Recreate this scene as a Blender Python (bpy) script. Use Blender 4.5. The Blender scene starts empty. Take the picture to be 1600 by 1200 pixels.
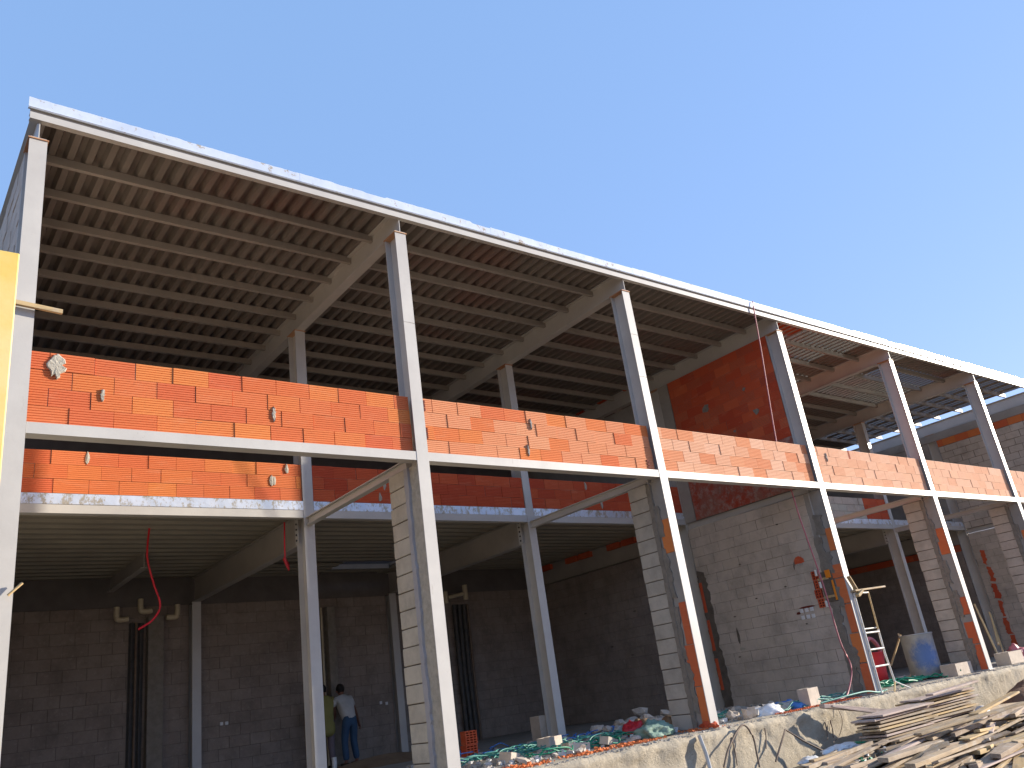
import bpy, bmesh, math, random
from mathutils import Vector, Matrix
R = math.radians
random.seed(7)
sc = bpy.context.scene
col = sc.collection
# ---------------------------------------------------------------- camera
YAW, PITCH, ROLL, FPX = 0.70106, 0.36117, -0.14517, 1293.83
CAM = Vector((-1.020, -8.193, 0.733))
_f = Vector((math.sin(YAW)*math.cos(PITCH), math.cos(YAW)*math.cos(PITCH), math.sin(PITCH)))
_r = Vector((math.cos(YAW), -math.sin(YAW), 0)); _u = _r.cross(_f)
cr, sr = math.cos(ROLL), math.sin(ROLL)
RX, UP, FW = cr*_r+sr*_u, -sr*_r+cr*_u, _f
cam = bpy.data.objects.new('camera', bpy.data.cameras.new('camera')); col.objects.link(cam)
m = Matrix.Identity(4)
for i in range(3):
    m[i][0] = RX[i]; m[i][1] = UP[i]; m[i][2] = -FW[i]; m[i][3] = CAM[i]
cam.matrix_world = m
cam.data.sensor_width = 36; cam.data.lens = 36*FPX/1600; cam.data.clip_end = 2000; cam.data.clip_start = .05
sc.camera = cam
# ---------------------------------------------------------------- sky and sun
SUN_AZ, SUN_EL = 110.6, 14.0      # azimuth clockwise from +Y
w = bpy.data.worlds.new('World'); sc.world = w; w.use_nodes = True
nt = w.node_tree
sky = nt.nodes.new('ShaderNodeTexSky'); sky.sky_type = 'NISHITA'; sky.sun_disc = False
sky.sun_elevation = R(SUN_EL); sky.sun_rotation = R(SUN_AZ); sky.air_density = 1.0; sky.dust_density = .15; sky.ozone_density = 2.0
mxs = nt.nodes.new('ShaderNodeMix'); mxs.data_type = 'RGBA'; mxs.inputs[0].default_value = .68; mxs.inputs[7].default_value = (1.12, 2.06, 3.65, 1)
tint = nt.nodes.new('ShaderNodeMix'); tint.data_type = 'RGBA'; tint.blend_type = 'MULTIPLY'; tint.inputs[0].default_value = 1; tint.inputs[7].default_value = (1.25, .92, 1.08, 1)
nt.links.new(sky.outputs[0], tint.inputs[6]); nt.links.new(tint.outputs[2], mxs.inputs[6]); nt.links.new(mxs.outputs[2], nt.nodes['Background'].inputs[0]); nt.nodes['Background'].inputs[1].default_value = .15
sl = bpy.data.lights.new('sun', 'SUN'); sl.energy = 5; sl.angle = R(.5); sl.color = (1, .9, .76)
so = bpy.data.objects.new('sun', sl); col.objects.link(so)
sd = Vector((math.sin(R(SUN_AZ))*math.cos(R(SUN_EL)), math.cos(R(SUN_AZ))*math.cos(R(SUN_EL)), math.sin(R(SUN_EL))))
so.rotation_euler = sd.to_track_quat('Z', 'Y').to_euler(); so.location = (30, -20, 30)
sc.view_settings.view_transform = 'Standard'; sc.view_settings.look = 'None'; sc.view_settings.gamma = 1
sc.view_settings.exposure = .9
sc.render.engine = 'CYCLES'
try: sc.cycles.max_bounces = 8; sc.cycles.diffuse_bounces = 5
except Exception: pass

# ---------------------------------------------------------------- materials
def rgba(c): return (c[0], c[1], c[2], 1)
class MatB:
    def __init__(s, name, rough=.8, metal=0, spec=.4):
        s.m = bpy.data.materials.new(name); s.m.use_nodes = True; s.t = s.m.node_tree; s.N = s.t.nodes; s.L = s.t.links
        s.b = s.N['Principled BSDF']; s.b.inputs['Roughness'].default_value = rough; s.b.inputs['Metallic'].default_value = metal
        s.b.inputs['Specular IOR Level'].default_value = spec
        s.tc = s.N.new('ShaderNodeTexCoord'); s.bumps = None
    def node(s, typ, **k):
        n = s.N.new(typ)
        for a, v in k.items(): setattr(n, a, v)
        return n
    def mapping(s, scale, space='Object', rot=(0, 0, 0)):
        n = s.node('ShaderNodeMapping'); n.inputs['Scale'].default_value = scale; n.inputs['Rotation'].default_value = rot
        if space == 'World':
            g = s.node('ShaderNodeNewGeometry'); s.L.new(g.outputs['Position'], n.inputs[0])
        else: s.L.new(s.tc.outputs[space], n.inputs[0])
        return n.outputs[0]
    def noise(s, scale, detail=4, rough=.6, vec=None, sc3=(1, 1, 1), space='World'):
        n = s.node('ShaderNodeTexNoise'); n.inputs['Scale'].default_value = scale; n.inputs['Detail'].default_value = detail; n.inputs['Roughness'].default_value = rough
        s.L.new(vec or s.mapping(sc3, space), n.inputs['Vector']); return n.outputs['Fac']
    def ramp(s, fac, stops):
        n = s.node('ShaderNodeValToRGB'); e = n.color_ramp.elements
        while len(e) < len(stops): e.new(.5)
        for q, (p, c) in zip(e, stops): q.position = p; q.color = rgba(c) if not isinstance(c, float) else (c, c, c, 1)
        s.L.new(fac, n.inputs[0]); return n.outputs[0]
    def mix(s, a, b, fac, mode='MIX'):
        n = s.node('ShaderNodeMix', data_type='RGBA', blend_type=mode)
        for i, v in ((6, a), (7, b)):
            if isinstance(v, tuple): n.inputs[i].default_value = rgba(v)
            else: s.L.new(v, n.inputs[i])
        if isinstance(fac, float): n.inputs[0].default_value = fac
        else: s.L.new(fac, n.inputs[0])
        return n.outputs[2]
    def rand(s): return s.node('ShaderNodeObjectInfo').outputs['Random']
    def color(s, c):
        if isinstance(c, tuple): s.b.inputs['Base Color'].default_value = rgba(c)
        else: s.L.new(c, s.b.inputs['Base Color'])
        return s
    def bump(s, h, strength=.4, dist=.01):
        n = s.node('ShaderNodeBump'); n.inputs['Strength'].default_value = strength; n.inputs['Distance'].default_value = dist
        s.L.new(h, n.inputs['Height'])
        if s.bumps: s.L.new(s.bumps, n.inputs['Normal'])
        s.bumps = n.outputs[0]; s.L.new(s.bumps, s.b.inputs['Normal']); return s
M = {}
def steel(name, c1, c2, rough=.42):
    b = MatB(name, rough, 0, .5)
    n = b.noise(1.3, 6, .65); c = b.mix(c1, c2, b.ramp(n, [(.35, 0.), (.7, 1.)]))
    d = b.noise(9, 5, .7, sc3=(1, 1, .25)); c = b.mix(c, (.2, .15, .1), b.ramp(d, [(.66, 0.), (.8, .5)]))
    s_ = b.noise(60, 2, .5); c = b.mix(c, (.28, .2, .13), b.ramp(s_, [(.72, 0.), (.78, .6)]))
    b.color(c); b.bump(b.noise(40, 3), .12, .004); b.bump(b.noise(2.2, 2), .15, .02)
    M[name] = b.m
steel('painted_steel', (.55, .53, .49), (.46, .44, .41))
steel('purlin_paint', (.40, .36, .32), (.32, .29, .255), .55)
steel('rusty_cap', (.42, .16, .06), (.5, .33, .2), .8)
def plain(name, c1, c2, scale=6, rough=.85, bump=.3, dist=.01, bscale=30, metal=0, stain=None):
    b = MatB(name, rough, metal)
    c = b.mix(c1, c2, b.ramp(b.noise(scale, 6, .65), [(.35, 0.), (.68, 1.)]))
    if stain: c = b.mix(c, stain, b.ramp(b.noise(scale*.35, 5, .7), [(.55, 0.), (.72, .8)]))
    b.color(c); b.bump(b.noise(bscale, 5, .7), bump, dist); M[name] = b.m
    return b
def brick_mat(name, cols, groove=1.0, zdir=2):
    b = MatB(name, .88)
    r = b.rand()
    n = b.node('ShaderNodeValToRGB'); n.color_ramp.interpolation = 'LINEAR'; e = n.color_ramp.elements
    while len(e) < len(cols): e.new(.5)
    for i, q in enumerate(e): q.position = i/(len(cols)-1); q.color = rgba(cols[i])
    b.L.new(r, n.inputs[0]); c = n.outputs[0]
    c = b.mix(c, (.75, .45, .28), b.ramp(b.noise(5, 5, .7, sc3=(.5, .5, 2)), [(.55, 0.), (.85, .25)]))
    c = b.mix(c, (.25, .07, .035), b.ramp(b.noise(26, 4, .7), [(.6, 0.), (.8, .5)]))
    b.color(c)
    b.bump(b.noise(60, 3, .6, sc3=(.15, .15, 1)), .5, .004); b.bump(b.noise(70, 3), .3, .003)
    M[name] = b.m
brick_mat('orange_brick', [(.62, .15, .05), (.64, .17, .055), (.68, .22, .06), (.63, .16, .055), (.60, .13, .05), (.66, .19, .065)])
brick_mat('glare_pale_brick', [(.68, .37, .23), (.72, .41, .26), (.67, .34, .20), (.72, .43, .29), (.70, .39, .25)])
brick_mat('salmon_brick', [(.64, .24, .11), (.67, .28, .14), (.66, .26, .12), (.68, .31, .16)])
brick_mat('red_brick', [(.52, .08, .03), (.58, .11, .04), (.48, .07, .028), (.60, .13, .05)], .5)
b = MatB('smeared_brick', .95)
c = b.mix((.42, .07, .035), (.33, .15, .11), b.ramp(b.noise(.9, 4, .6), [(.42, 0.), (.56, .85)])); c = b.mix(c, (.42, .33, .28), b.ramp(b.noise(7, 8, .8), [(.47, 0.), (.62, .75)]))
b.color(c); b.bump(b.noise(12, 7, .8), .9, .02); M['smeared_brick'] = b.m
plain('cavity_shade', (.16, .025, .015), (.10, .02, .012), 8)  # clay red darkened: shade inside cavities put into the colour
def block_mat(name, c1, c2):
    b = MatB(name, .92, 0, .2)
    c = b.mix(c1, c2, b.rand()); c = b.mix(c, tuple(x*.62 for x in c1), b.ramp(b.noise(2.3, 6, .7), [(.42, 0.), (.72, .8)]))
    c = b.mix(c, (.46, .42, .36), b.ramp(b.noise(16, 5, .75), [(.55, 0.), (.8, .5)]))
    b.color(c); b.bump(b.noise(55, 4, .8), .7, .006); b.bump(b.noise(9, 3, .6), .5, .012); M[name] = b.m
block_mat('grey_block', (.53, .455, .375), (.58, .50, .42))
block_mat('cream_block', (.50, .46, .38), (.56, .52, .43))
block_mat('pier_block', (.44, .41, .35), (.50, .465, .40))
block_mat('shaded_block', (.27, .22, .185), (.30, .25, .21))  # grey block darkened: shade under the mezzanine put into the colour
plain('mortar', (.27, .24, .2), (.20, .175, .14), 10, .95, .9, .02, 22)
plain('blue_mortar', (.36, .35, .36), (.43, .42, .43), 5, .95, .8, .02, 22)
plain('mortar_light', (.50, .46, .38), (.36, .33, .27), 14, .95, .9, .02, 30)
plain('mortar_dark', (.17, .14, .11), (.11, .09, .07), 7, .95, .8, .02, 25)
plain('plaster', (.36, .33, .29), (.28, .26, .23), 2.2, .92, .3, .01, 20, stain=(.42, .39, .34))
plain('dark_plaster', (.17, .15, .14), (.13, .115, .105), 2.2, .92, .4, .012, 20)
plain('concrete_floor', (.36, .34, .30), (.25, .235, .2), 3, .95, .6, .02, 18, stain=(.42, .27, .17))
plain('soil', (.21, .14, .085), (.29, .21, .13), 2.5, 1, 1, .05, 9)
plain('brown_soil', (.16, .08, .045), (.22, .12, .07), 2.5, 1, 1, .05, 9)
plain('rubble', (.44, .41, .37), (.38, .35, .31), 8, .95, .7, .02, 25)
plain('white_pvc', (.72, .70, .64), (.62, .58, .5), 6, .4, .05)
plain('cream_pvc', (.58, .50, .34), (.5, .42, .28), 6, .45, .05)
plain('white_plastic', (.75, .75, .74), (.6, .6, .6), 6, .4, .2)
plain('red_cable', (.65, .015, .03), (.55, .01, .02), 6, .4, .05)
plain('pink_hose', (.50, .16, .18), (.42, .12, .13), 6, .5, .05)
plain('green_hose', (.015, .22, .12), (.02, .28, .17), 5, .45, .05)
plain('teal_hose', (.04, .22, .18), (.07, .28, .24), 5, .5, .05)
plain('blue_bag', (.04, .16, .50), (.10, .28, .62), 5, .45, .3)
plain('red_plastic', (.55, .03, .04), (.45, .02, .03), 5, .45, .1)
plain('orange_plastic', (.85, .28, .02), (.75, .22, .02), 5, .4, .1)
plain('green_sack', (.16, .27, .21), (.25, .34, .28), 8, .8, .6, .02, 30)
plain('brown_sack', (.24, .15, .08), (.18, .11, .06), 8, .9, .6, .02, 20)
plain('dark_metal', (.05, .05, .05), (.09, .08, .07), 8, .6, .2)
plain('rebar', (.16, .11, .08), (.22, .16, .11), 12, .7, .3)
plain('white_steel', (.72, .70, .66), (.62, .58, .5), 12, .45, .1, stain=(.5, .38, .2))
plain('yellow_paint', (.72, .50, .10), (.78, .60, .26), 1.2, .6, .15, .01, 14, stain=(.74, .56, .34))
plain('skin', (.19, .09, .06), (.22, .11, .07), 5, .6, .05)
plain('hair', (.012, .009, .008), (.02, .015, .012), 9, .7, .3)
plain('white_shirt', (.55, .55, .54), (.42, .42, .41), 3, .9, .4, .02, 12)
plain('yellow_shirt', (.25, .235, .08), (.20, .185, .06), 3, .9, .4, .02, 12)
plain('jeans', (.045, .10, .18), (.03, .065, .13), 3, .9, .5, .02, 12)
plain('grey_trousers', (.17, .14, .16), (.13, .11, .12), 3, .9, .5, .02, 12)
plain('shoe', (.03, .025, .02), (.05, .04, .03), 3, .8)
# roof decking: galvanised, brown with reddish patches on the underside
b = MatB('roof_deck', .6, .0)
c = b.mix((.235, .205, .18), (.175, .15, .13), b.ramp(b.noise(.9, 6, .7), [(.35, 0.), (.7, 1.)]))
c = b.mix(c, (.24, .09, .07), b.ramp(b.noise(.33, 3, .6), [(.55, 0.), (.68, .5)]))
c = b.mix(c, (.4, .36, .32), b.ramp(b.noise(7, 5, .8, sc3=(3, .4, 1)), [(.66, 0.), (.78, .6)]))
b.color(c); b.bump(b.noise(30, 3), .2, .004); M['roof_deck'] = b.m
b = MatB('floor_deck', .5, .0)
c = b.mix((.30, .27, .21), (.23, .205, .165), b.ramp(b.noise(1.2, 6, .7), [(.35, 0.), (.7, 1.)])); b.color(c); M['floor_deck'] = b.m
# zinc edge strip with cement runs
b = MatB('zinc_strip', .32, .35)
c = b.mix((.74, .78, .84), (.62, .68, .76), b.ramp(b.noise(3, 4, .6), [(.4, 0.), (.65, 1.)]))
c = b.mix(c, (.42, .35, .23), b.ramp(b.noise(3.2, 7, .8, sc3=(3.5, 3.5, 2.2)), [(.50, 0.), (.58, .9)])); b.color(c); b.bump(b.noise(6, 4), .3, .02); M['zinc_strip'] = b.m
b = MatB('roof_flashing', .28, .35)
c = b.mix((.78, .82, .87), (.68, .73, .80), b.ramp(b.noise(2, 4, .6), [(.4, 0.), (.65, 1.)]))
c = b.mix(c, (.44, .30, .12), b.ramp(b.noise(2.1, 7, .85, sc3=(3, 3, 2.5)), [(.56, 0.), (.63, .85)])); b.color(c); b.bump(b.noise(5, 4), .25, .02); M['roof_flashing'] = b.m
# foundation concrete
b = MatB('foundation_concrete', .95, 0, .2)
c = b.mix((.53, .46, .35), (.42, .36, .27), b.ramp(b.noise(2.0, 7, .7), [(.35, 0.), (.7, 1.)]))
c = b.mix(c, (.27, .22, .16), b.ramp(b.noise(3.5, 8, .8, sc3=(1, 1, .6)), [(.58, 0.), (.78, .55)]))
c = b.mix(c, (.62, .56, .44), b.ramp(b.noise(14, 6, .8), [(.58, 0.), (.75, .7)]))
b.color(c); b.bump(b.noise(4, 8, .75), .9, .05); b.bump(b.noise(35, 5, .8), .8, .015); M['foundation_concrete'] = b.m
def wood(name, cols):
    b = MatB(name, .85, 0, .25)
    n = b.node('ShaderNodeValToRGB'); e = n.color_ramp.elements
    while len(e) < len(cols): e.new(.5)
    for i, q in enumerate(e): q.position = i/(len(cols)-1); q.color = rgba(cols[i])
    b.L.new(b.rand(), n.inputs[0]); c = n.outputs[0]
    c = b.mix(c, (.12, .085, .06), b.ramp(b.noise(14, 6, .75, sc3=(.12, 1, 1), space='Object'), [(.45, 0.), (.75, .8)]))
    c = b.mix(c, (.50, .46, .40), b.ramp(b.noise(3, 6, .8, space='Object'), [(.52, 0.), (.7, .7)]))
    b.color(c); b.bump(b.noise(20, 5, .7, sc3=(.1, 1, 1), space='Object'), .6, .006); M[name] = b.m
wood('weathered_wood', [(.40, .32, .23), (.33, .25, .18), (.46, .37, .26), (.28, .21, .15), (.50, .37, .22), (.38, .31, .24)])
wood('fresh_wood', [(.55, .40, .20), (.5, .34, .16), (.6, .45, .24)])
wood('pink_wood', [(.52, .40, .34), (.48, .38, .33)])
b = MatB('tank_metal', .45, .3)
c = b.mix((.42, .43, .42), (.34, .34, .33), b.ramp(b.noise(4, 5), [(.4, 0.), (.65, 1.)]))
sp = b.node('ShaderNodeTexGradient', gradient_type='SPHERICAL'); mp = b.node('ShaderNodeMapping'); mp.inputs['Location'].default_value = (-.05*1.9, .28*1.9, -.45*1.9); mp.inputs['Scale'].default_value = (1.9, 1.9, 1.9)
b.L.new(b.tc.outputs['Object'], mp.inputs[0]); b.L.new(mp.outputs[0], sp.inputs[0])
mm = b.node('ShaderNodeMath', operation='MULTIPLY'); b.L.new(sp.outputs['Fac'], mm.inputs[0]); b.L.new(b.noise(7, 6, .8), mm.inputs[1])
c = b.mix(c, (.06, .16, .42), b.ramp(mm.outputs[0], [(.17, 0.), (.33, .8)])); b.color(c); M['tank_metal'] = b.m
b = MatB('orange_sheet', .6); b.color((.8, .22, .06)); b.b.inputs['Transmission Weight'].default_value = 0
tr = b.node('ShaderNodeBsdfTranslucent'); tr.inputs[0].default_value = (.9, .25, .06, 1); ms = b.node('ShaderNodeMixShader'); ms.inputs[0].default_value = .9
out = b.N['Material Output']; b.L.new(b.b.outputs[0], ms.inputs[1]); b.L.new(tr.outputs[0], ms.inputs[2]); b.L.new(ms.outputs[0], out.inputs[0]); M['orange_sheet'] = b.m

# ---------------------------------------------------------------- helpers
def at(u, v, ax, val):
    """point of the place behind photo pixel (u, v) on the plane axis ax = val"""
    d = FW*FPX + RX*(u-800) + UP*(600-v)
    return CAM + d*((val-CAM[ax])/d[ax])
def tag(o, label=None, cat=None, group=None, kind=None):
    if label: o['label'] = label
    if cat: o['category'] = cat
    if group: o['group'] = group
    if kind: o['kind'] = kind
    return o
def empty(name, loc, label=None, cat=None, group=None):
    o = bpy.data.objects.new(name, None); col.objects.link(o); o.location = loc; o.empty_display_size = .2
    return tag(o, label, cat, group)
def link(name, me, mat, parent=None, loc=(0, 0, 0), rot=None):
    o = bpy.data.objects.new(name, me); col.objects.link(o)
    if mat is not None and len(me.materials) == 0: me.materials.append(mat)
    if parent is not None:
        o.parent = parent
    o.location = loc
    if rot: o.rotation_euler = rot
    return o
class MB:
    """collects shapes in world coordinates into one mesh"""
    def __init__(s): s.v = []; s.f = []; s.sm = []
    def add(s, vs, fs, smooth=False):
        k = len(s.v); s.v += [tuple(v) for v in vs]; s.f += [tuple(i+k for i in f) for f in fs]; s.sm += [smooth]*len(fs); return s
    def box(s, a, b_, M_=None):
        x0, y0, z0 = a; x1, y1, z1 = b_
        vs = [Vector(p) for p in ((x0,y0,z0),(x1,y0,z0),(x1,y1,z0),(x0,y1,z0),(x0,y0,z1),(x1,y0,z1),(x1,y1,z1),(x0,y1,z1))]
        if M_: vs = [M_ @ v for v in vs]
        return s.add(vs, [(0,3,2,1),(4,5,6,7),(0,1,5,4),(1,2,6,5),(2,3,7,6),(3,0,4,7)])
    def cbox(s, a, b_, c=.006, M_=None):
        """box with all edges chamfered"""
        lo = Vector(a); hi = Vector(b_); mid = (lo+hi)/2; h = (hi-lo)/2; bm = bmesh.new()
        bmesh.ops.create_cube(bm, size=2)
        for v in bm.verts: v.co = Vector((v.co.x*h.x, v.co.y*h.y, v.co.z*h.z))+mid
        bmesh.ops.bevel(bm, geom=bm.edges[:], offset=c, segments=1, affect='EDGES')
        vs = [M_ @ v.co if M_ else v.co.copy() for v in bm.verts]; fs = [[v.index for v in f.verts] for f in bm.faces]; bm.free()
        return s.add(vs, fs)
    def prism(s, prof, p0, p1, side, up):
        """closed 2D profile (side, up) swept from p0 to p1"""
        p0 = Vector(p0); p1 = Vector(p1); side = Vector(side); up = Vector(up); n = len(prof)
        vs = [p0+side*a+up*b_ for a, b_ in prof]+[p1+side*a+up*b_ for a, b_ in prof]
        fs = [(i, (i+1) % n, (i+1) % n+n, i+n) for i in range(n)]+[tuple(range(n))[::-1], tuple(range(n, 2*n))]
        return s.add(vs, fs)
    def tube(s, pts, r, n=8, closed_ends=True):
        pts = [Vector(p) for p in pts]; rings = []
        rr = r if isinstance(r, (list, tuple)) else [r]*len(pts)
        up = Vector((0, 0, 1))
        for i, p in enumerate(pts):
            t = (pts[min(i+1, len(pts)-1)]-pts[max(i-1, 0)]).normalized()
            a = t.cross(up if abs(t.dot(up)) < .95 else Vector((0, 1, 0))).normalized(); b_ = t.cross(a)
            rings.append([p+(a*math.cos(2*math.pi*k/n)+b_*math.sin(2*math.pi*k/n))*rr[i] for k in range(n)])
        vs = [v for r_ in rings for v in r_]; fs = []
        for i in range(len(pts)-1):
            for k in range(n): fs.append((i*n+k, i*n+(k+1) % n, (i+1)*n+(k+1) % n, (i+1)*n+k))
        s.add(vs, fs, True)
        if closed_ends: s.add(rings[0], [tuple(range(n))]); s.add(rings[-1], [tuple(range(n))[::-1]])
        return s
    def mesh(s, name, origin=(0, 0, 0)):
        me = bpy.data.meshes.new(name); o = Vector(origin)
        me.from_pydata([Vector(v)-o for v in s.v], [], s.f); me.polygons.foreach_set('use_smooth', s.sm); me.update()
        bm = bmesh.new(); bm.from_mesh(me); bmesh.ops.recalc_face_normals(bm, faces=bm.faces); bm.to_mesh(me); bm.free()
        return me
    def build(s, name, mat, parent=None, origin=None):
        """world-coordinate mesh; its origin sits at `origin`"""
        if origin is None:
            n = len(s.v); xs = [sum(v[i] for v in s.v)/n for i in range(2)]; origin = (xs[0], xs[1], min(v[2] for v in s.v))
        o = link(name, s.mesh(name, origin), M[mat], parent)
        wl = Vector(origin)
        p = parent
        while p is not None: wl = wl-p.location; p = p.parent
        o.location = wl
        return o
def loc_in(parent, wloc):
    wl = Vector(wloc); p = parent
    while p is not None: wl = wl-p.location; p = p.parent
    return wl
def smooth_path(pts, k=6):
    pts = [Vector(p) for p in pts]; o = []
    P = [pts[0]]+pts+[pts[-1]]
    for i in range(1, len(P)-2):
        for j in range(k):
            t = j/k; a, b_, c, d = P[i-1], P[i], P[i+1], P[i+2]
            o.append(.5*((2*b_)+(c-a)*t+(2*a-5*b_+4*c-d)*t*t+(3*b_-a-3*c+d)*t**3))
    o.append(pts[-1]); return o

L = 4.32; D = 3.27; YB = 8.44
ZB0, ZB1 = 3.583, 3.693          # front edge beam
ZP = 4.43                        # front parapet top
ZT = 6.81                        # column top
ZR0, ZR1 = 7.02, 7.10           # eaves channel / purlins
FW_, FD = .166, .28              # column flange width, depth

# ---------------------------------------------------------------- setting: ground, foundation, floor
def grid(name, x0, x1, y0, y1, nx, ny, fn, mat):
    vs = []; fs = []
    for j in range(ny+1):
        for i in range(nx+1):
            x = x0+(x1-x0)*i/nx; y = y0+(y1-y0)*j/ny; vs.append((x, y, fn(x, y)))
    for j in range(ny):
        for i in range(nx): a = j*(nx+1)+i; fs.append((a, a+1, a+nx+2, a+nx+1))
    me = bpy.data.meshes.new(name); me.from_pydata(vs, [], fs); me.polygons.foreach_set('use_smooth', [True]*len(fs)); me.update()
    return link(name, me, M[mat])
from mathutils import noise as NZ
def nz(x, y, z=0, s=1.): return NZ.noise(Vector((x*s, y*s, z*s)))
tag(grid('ground', -400, 400, -400, 400, 8, 8, lambda x, y: -.98, 'soil'), kind='structure')
def pile_h(x, y):
    """top of the earth and debris under the timber"""
    e = max(0, min(1, (x-7.2)/2.6)); e = e*e*(3-2*e)
    g = math.exp(-((y+1.5)/1.15)**2)
    return -.97 + (.36*e*g)*(1-.25*max(0, min(1, (x-14)/8))) + .05*nz(x, y, 0, 1.3)
tag(grid('earth_mound', 4, 26, -6, -.16, 88, 30, lambda x, y: pile_h(x, y)+.06*nz(x, y, 3, 3), 'soil'), kind='structure')
def mound2(x, y):
    d = ((x-17.2)/2.6)**2+((y+1.0)/.75)**2
    return -1.1 + 1.0*math.exp(-d) + .07*nz(x, y, 0, 2.2)
tag(grid('soil_heap', 13.5, 22, -3, -.2, 50, 24, mound2, 'brown_soil'), kind='structure')
# foundation: rough cast wall below the columns
def foundation():
    x0, x1, nx = -2, 29, 620; rows = [(-.13, -1.1), (-.13, -.8), (-.13, -.6), (-.13, -.5), (-.13, -.4), (-.13, -.32), (-.135, -.24), (-.14, -.18), (-.15, -.13), (-.16, -.085), (-.15, -.045), (-.12, -.02), (-.05, -.008), (.06, -.006), (.2, -.006)]
    vs = []; fs = []
    for i in range(nx+1):
        x = x0+(x1-x0)*i/nx
        for j, (y, z) in enumerate(rows):
            a = .03*nz(x, z*2, 5, 2.5)+.018*nz(x, z*3, 1, 9)
            e = 1 if 6 <= j <= 11 else .5
            if j >= 12: vs.append((x, y+(a if j == 12 else 0), z+.006*nz(x, y, 2, 6)))
            else: vs.append((x, y-.03+a*e*1.3, z+.03*e*nz(x, j, 7, 4)+(.02*nz(x, 0, 9, 14) if j > 8 else 0)))
    n = len(rows)
    for i in range(nx):
        for j in range(n-1): a = i*n+j; fs.append((a, a+n, a+n+1, a+1))
    me = bpy.data.meshes.new('foundation'); me.from_pydata(vs, [], fs); me.polygons.foreach_set('use_smooth', [True]*len(fs)); me.update()
    return link('foundation', me, M['foundation_concrete'])
tag(foundation(), kind='structure')
tag(MB().box((-.2, .19, -.3), (29, 9, -.004)).build('floor', 'concrete_floor'), kind='structure')

# ---------------------------------------------------------------- steel frame
frame = empty('steel_frame', (0, 0, 0), 'grey painted steel frame of columns, rafters and purlins of the two storey building', 'building frame')
def hcol_mesh(h, w=FW_, d=FD, t=.012):
    mb = MB()
    mb.box((-w/2, 0, 0), (w/2, t, h)); mb.box((-w/2, d-t, 0), (w/2, d, h)); mb.box((-.005, t, 0), (.005, d-t, h))
    return mb.mesh('column')
meshes = {}
def hcol(x, y, z0, z1, cap=False):
    k = round(z1-z0, 3)
    if k not in meshes: meshes[k] = hcol_mesh(k)
    c = link('column', meshes[k], M['painted_steel'], frame, (x, y, z0))
    if cap:
        if 'cap' not in meshes:
            meshes['cap'] = MB().box((-.095, -.012, 0), (.095, FD+.012, .014)).mesh('cap_plate')
        link('cap_plate', meshes['cap'], M['rusty_cap'], c, (0, 0, k))
    if z0 < .1:
        if 'base' not in meshes: meshes['base'] = MB().box((-.11, -.02, 0), (.11, FD+.02, .015)).mesh('base_plate')
        link('base_plate', meshes['base'], M['painted_steel'], c, (0, 0, 0))
    return c
for i in range(7):
    hcol(i*L, 0, 0, ZT-.014, True)
    hcol(i*L, D, 0, ZT-.014, True)
    hcol(i*L, YB, 0, 3.32)
def ibeam(name, p0, p1, h, w, z0, t=.012, mat='painted_steel'):
    p0 = Vector(p0); p1 = Vector(p1); d = (p1-p0).normalized(); side = Vector((-d.y, d.x, 0)); mb = MB(); up = (0, 0, 1)
    q0 = Vector((p0.x, p0.y, z0)); q1 = Vector((p1.x, p1.y, z0))
    for a, b_, c, e in ((-w/2, w/2, 0, t), (-w/2, w/2, h-t, h), (-.005, .005, t, h-t)):
        mb.prism([(a, c), (b_, c), (b_, e), (a, e)], q0, q1, side, up)
    return mb.build(name, mat, frame)
def cbeam(name, p0, p1, h, w, z0, mat='painted_steel', flip=1, t=.008):
    """C channel: web on the outer side, flanges inwards"""
    p0 = Vector(p0); p1 = Vector(p1); d = (p1-p0).normalized(); side = Vector((-d.y, d.x, 0))*flip
    q0 = Vector((p0.x, p0.y, z0)); q1 = Vector((p1.x, p1.y, z0))
    prof = [(0, 0), (w, 0), (w, .02), (w-t, .02), (w-t, t), (t, t), (t, h-t), (w-t, h-t), (w-t, h-.02), (w, h-.02), (w, h), (0, h)]
    return MB().prism(prof, q0, q1, side, (0, 0, 1)).build(name, mat, frame)
hw = FW_/2
for i in range(6):                # front and middle edge beams, bay by bay
    x0, x1 = i*L+hw+.002, (i+1)*L-hw-.002
    cbeam('edge_beam', (x0, .004, 0), (x1, .004, 0), ZB1-ZB0, .15, ZB0)
    cbeam('edge_beam', (x0, D+.004, 0), (x1, D+.004, 0), .115, .12, 3.687)
    tb = MB().box((x0, D-.004, 3.804), (x1, D-.001, 3.94)); tb.box((x0, D-.001, 3.802), (x1, D+.06, 3.805)); tb.build('deck_edge_strip', 'zinc_strip', frame)
for i in range(7):
    X = i*L
    if i < 7: ibeam('tie_beam', (X, FD+.002, 0), (X, D-.002, 0), .12, .10, 3.575)
    if i in (0, 1, 2, 3, 4, 5, 6): ibeam('floor_beam', (X, D+FD+.002, 0), (X, YB+.1, 0), .47, .15, 3.322, mat='purlin_paint')
    r_ = ibeam('rafter', (X, .0, 0), (X, 9.0, 0), .345, .15, ZT+.001)
ROOF_END = 25.35
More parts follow.
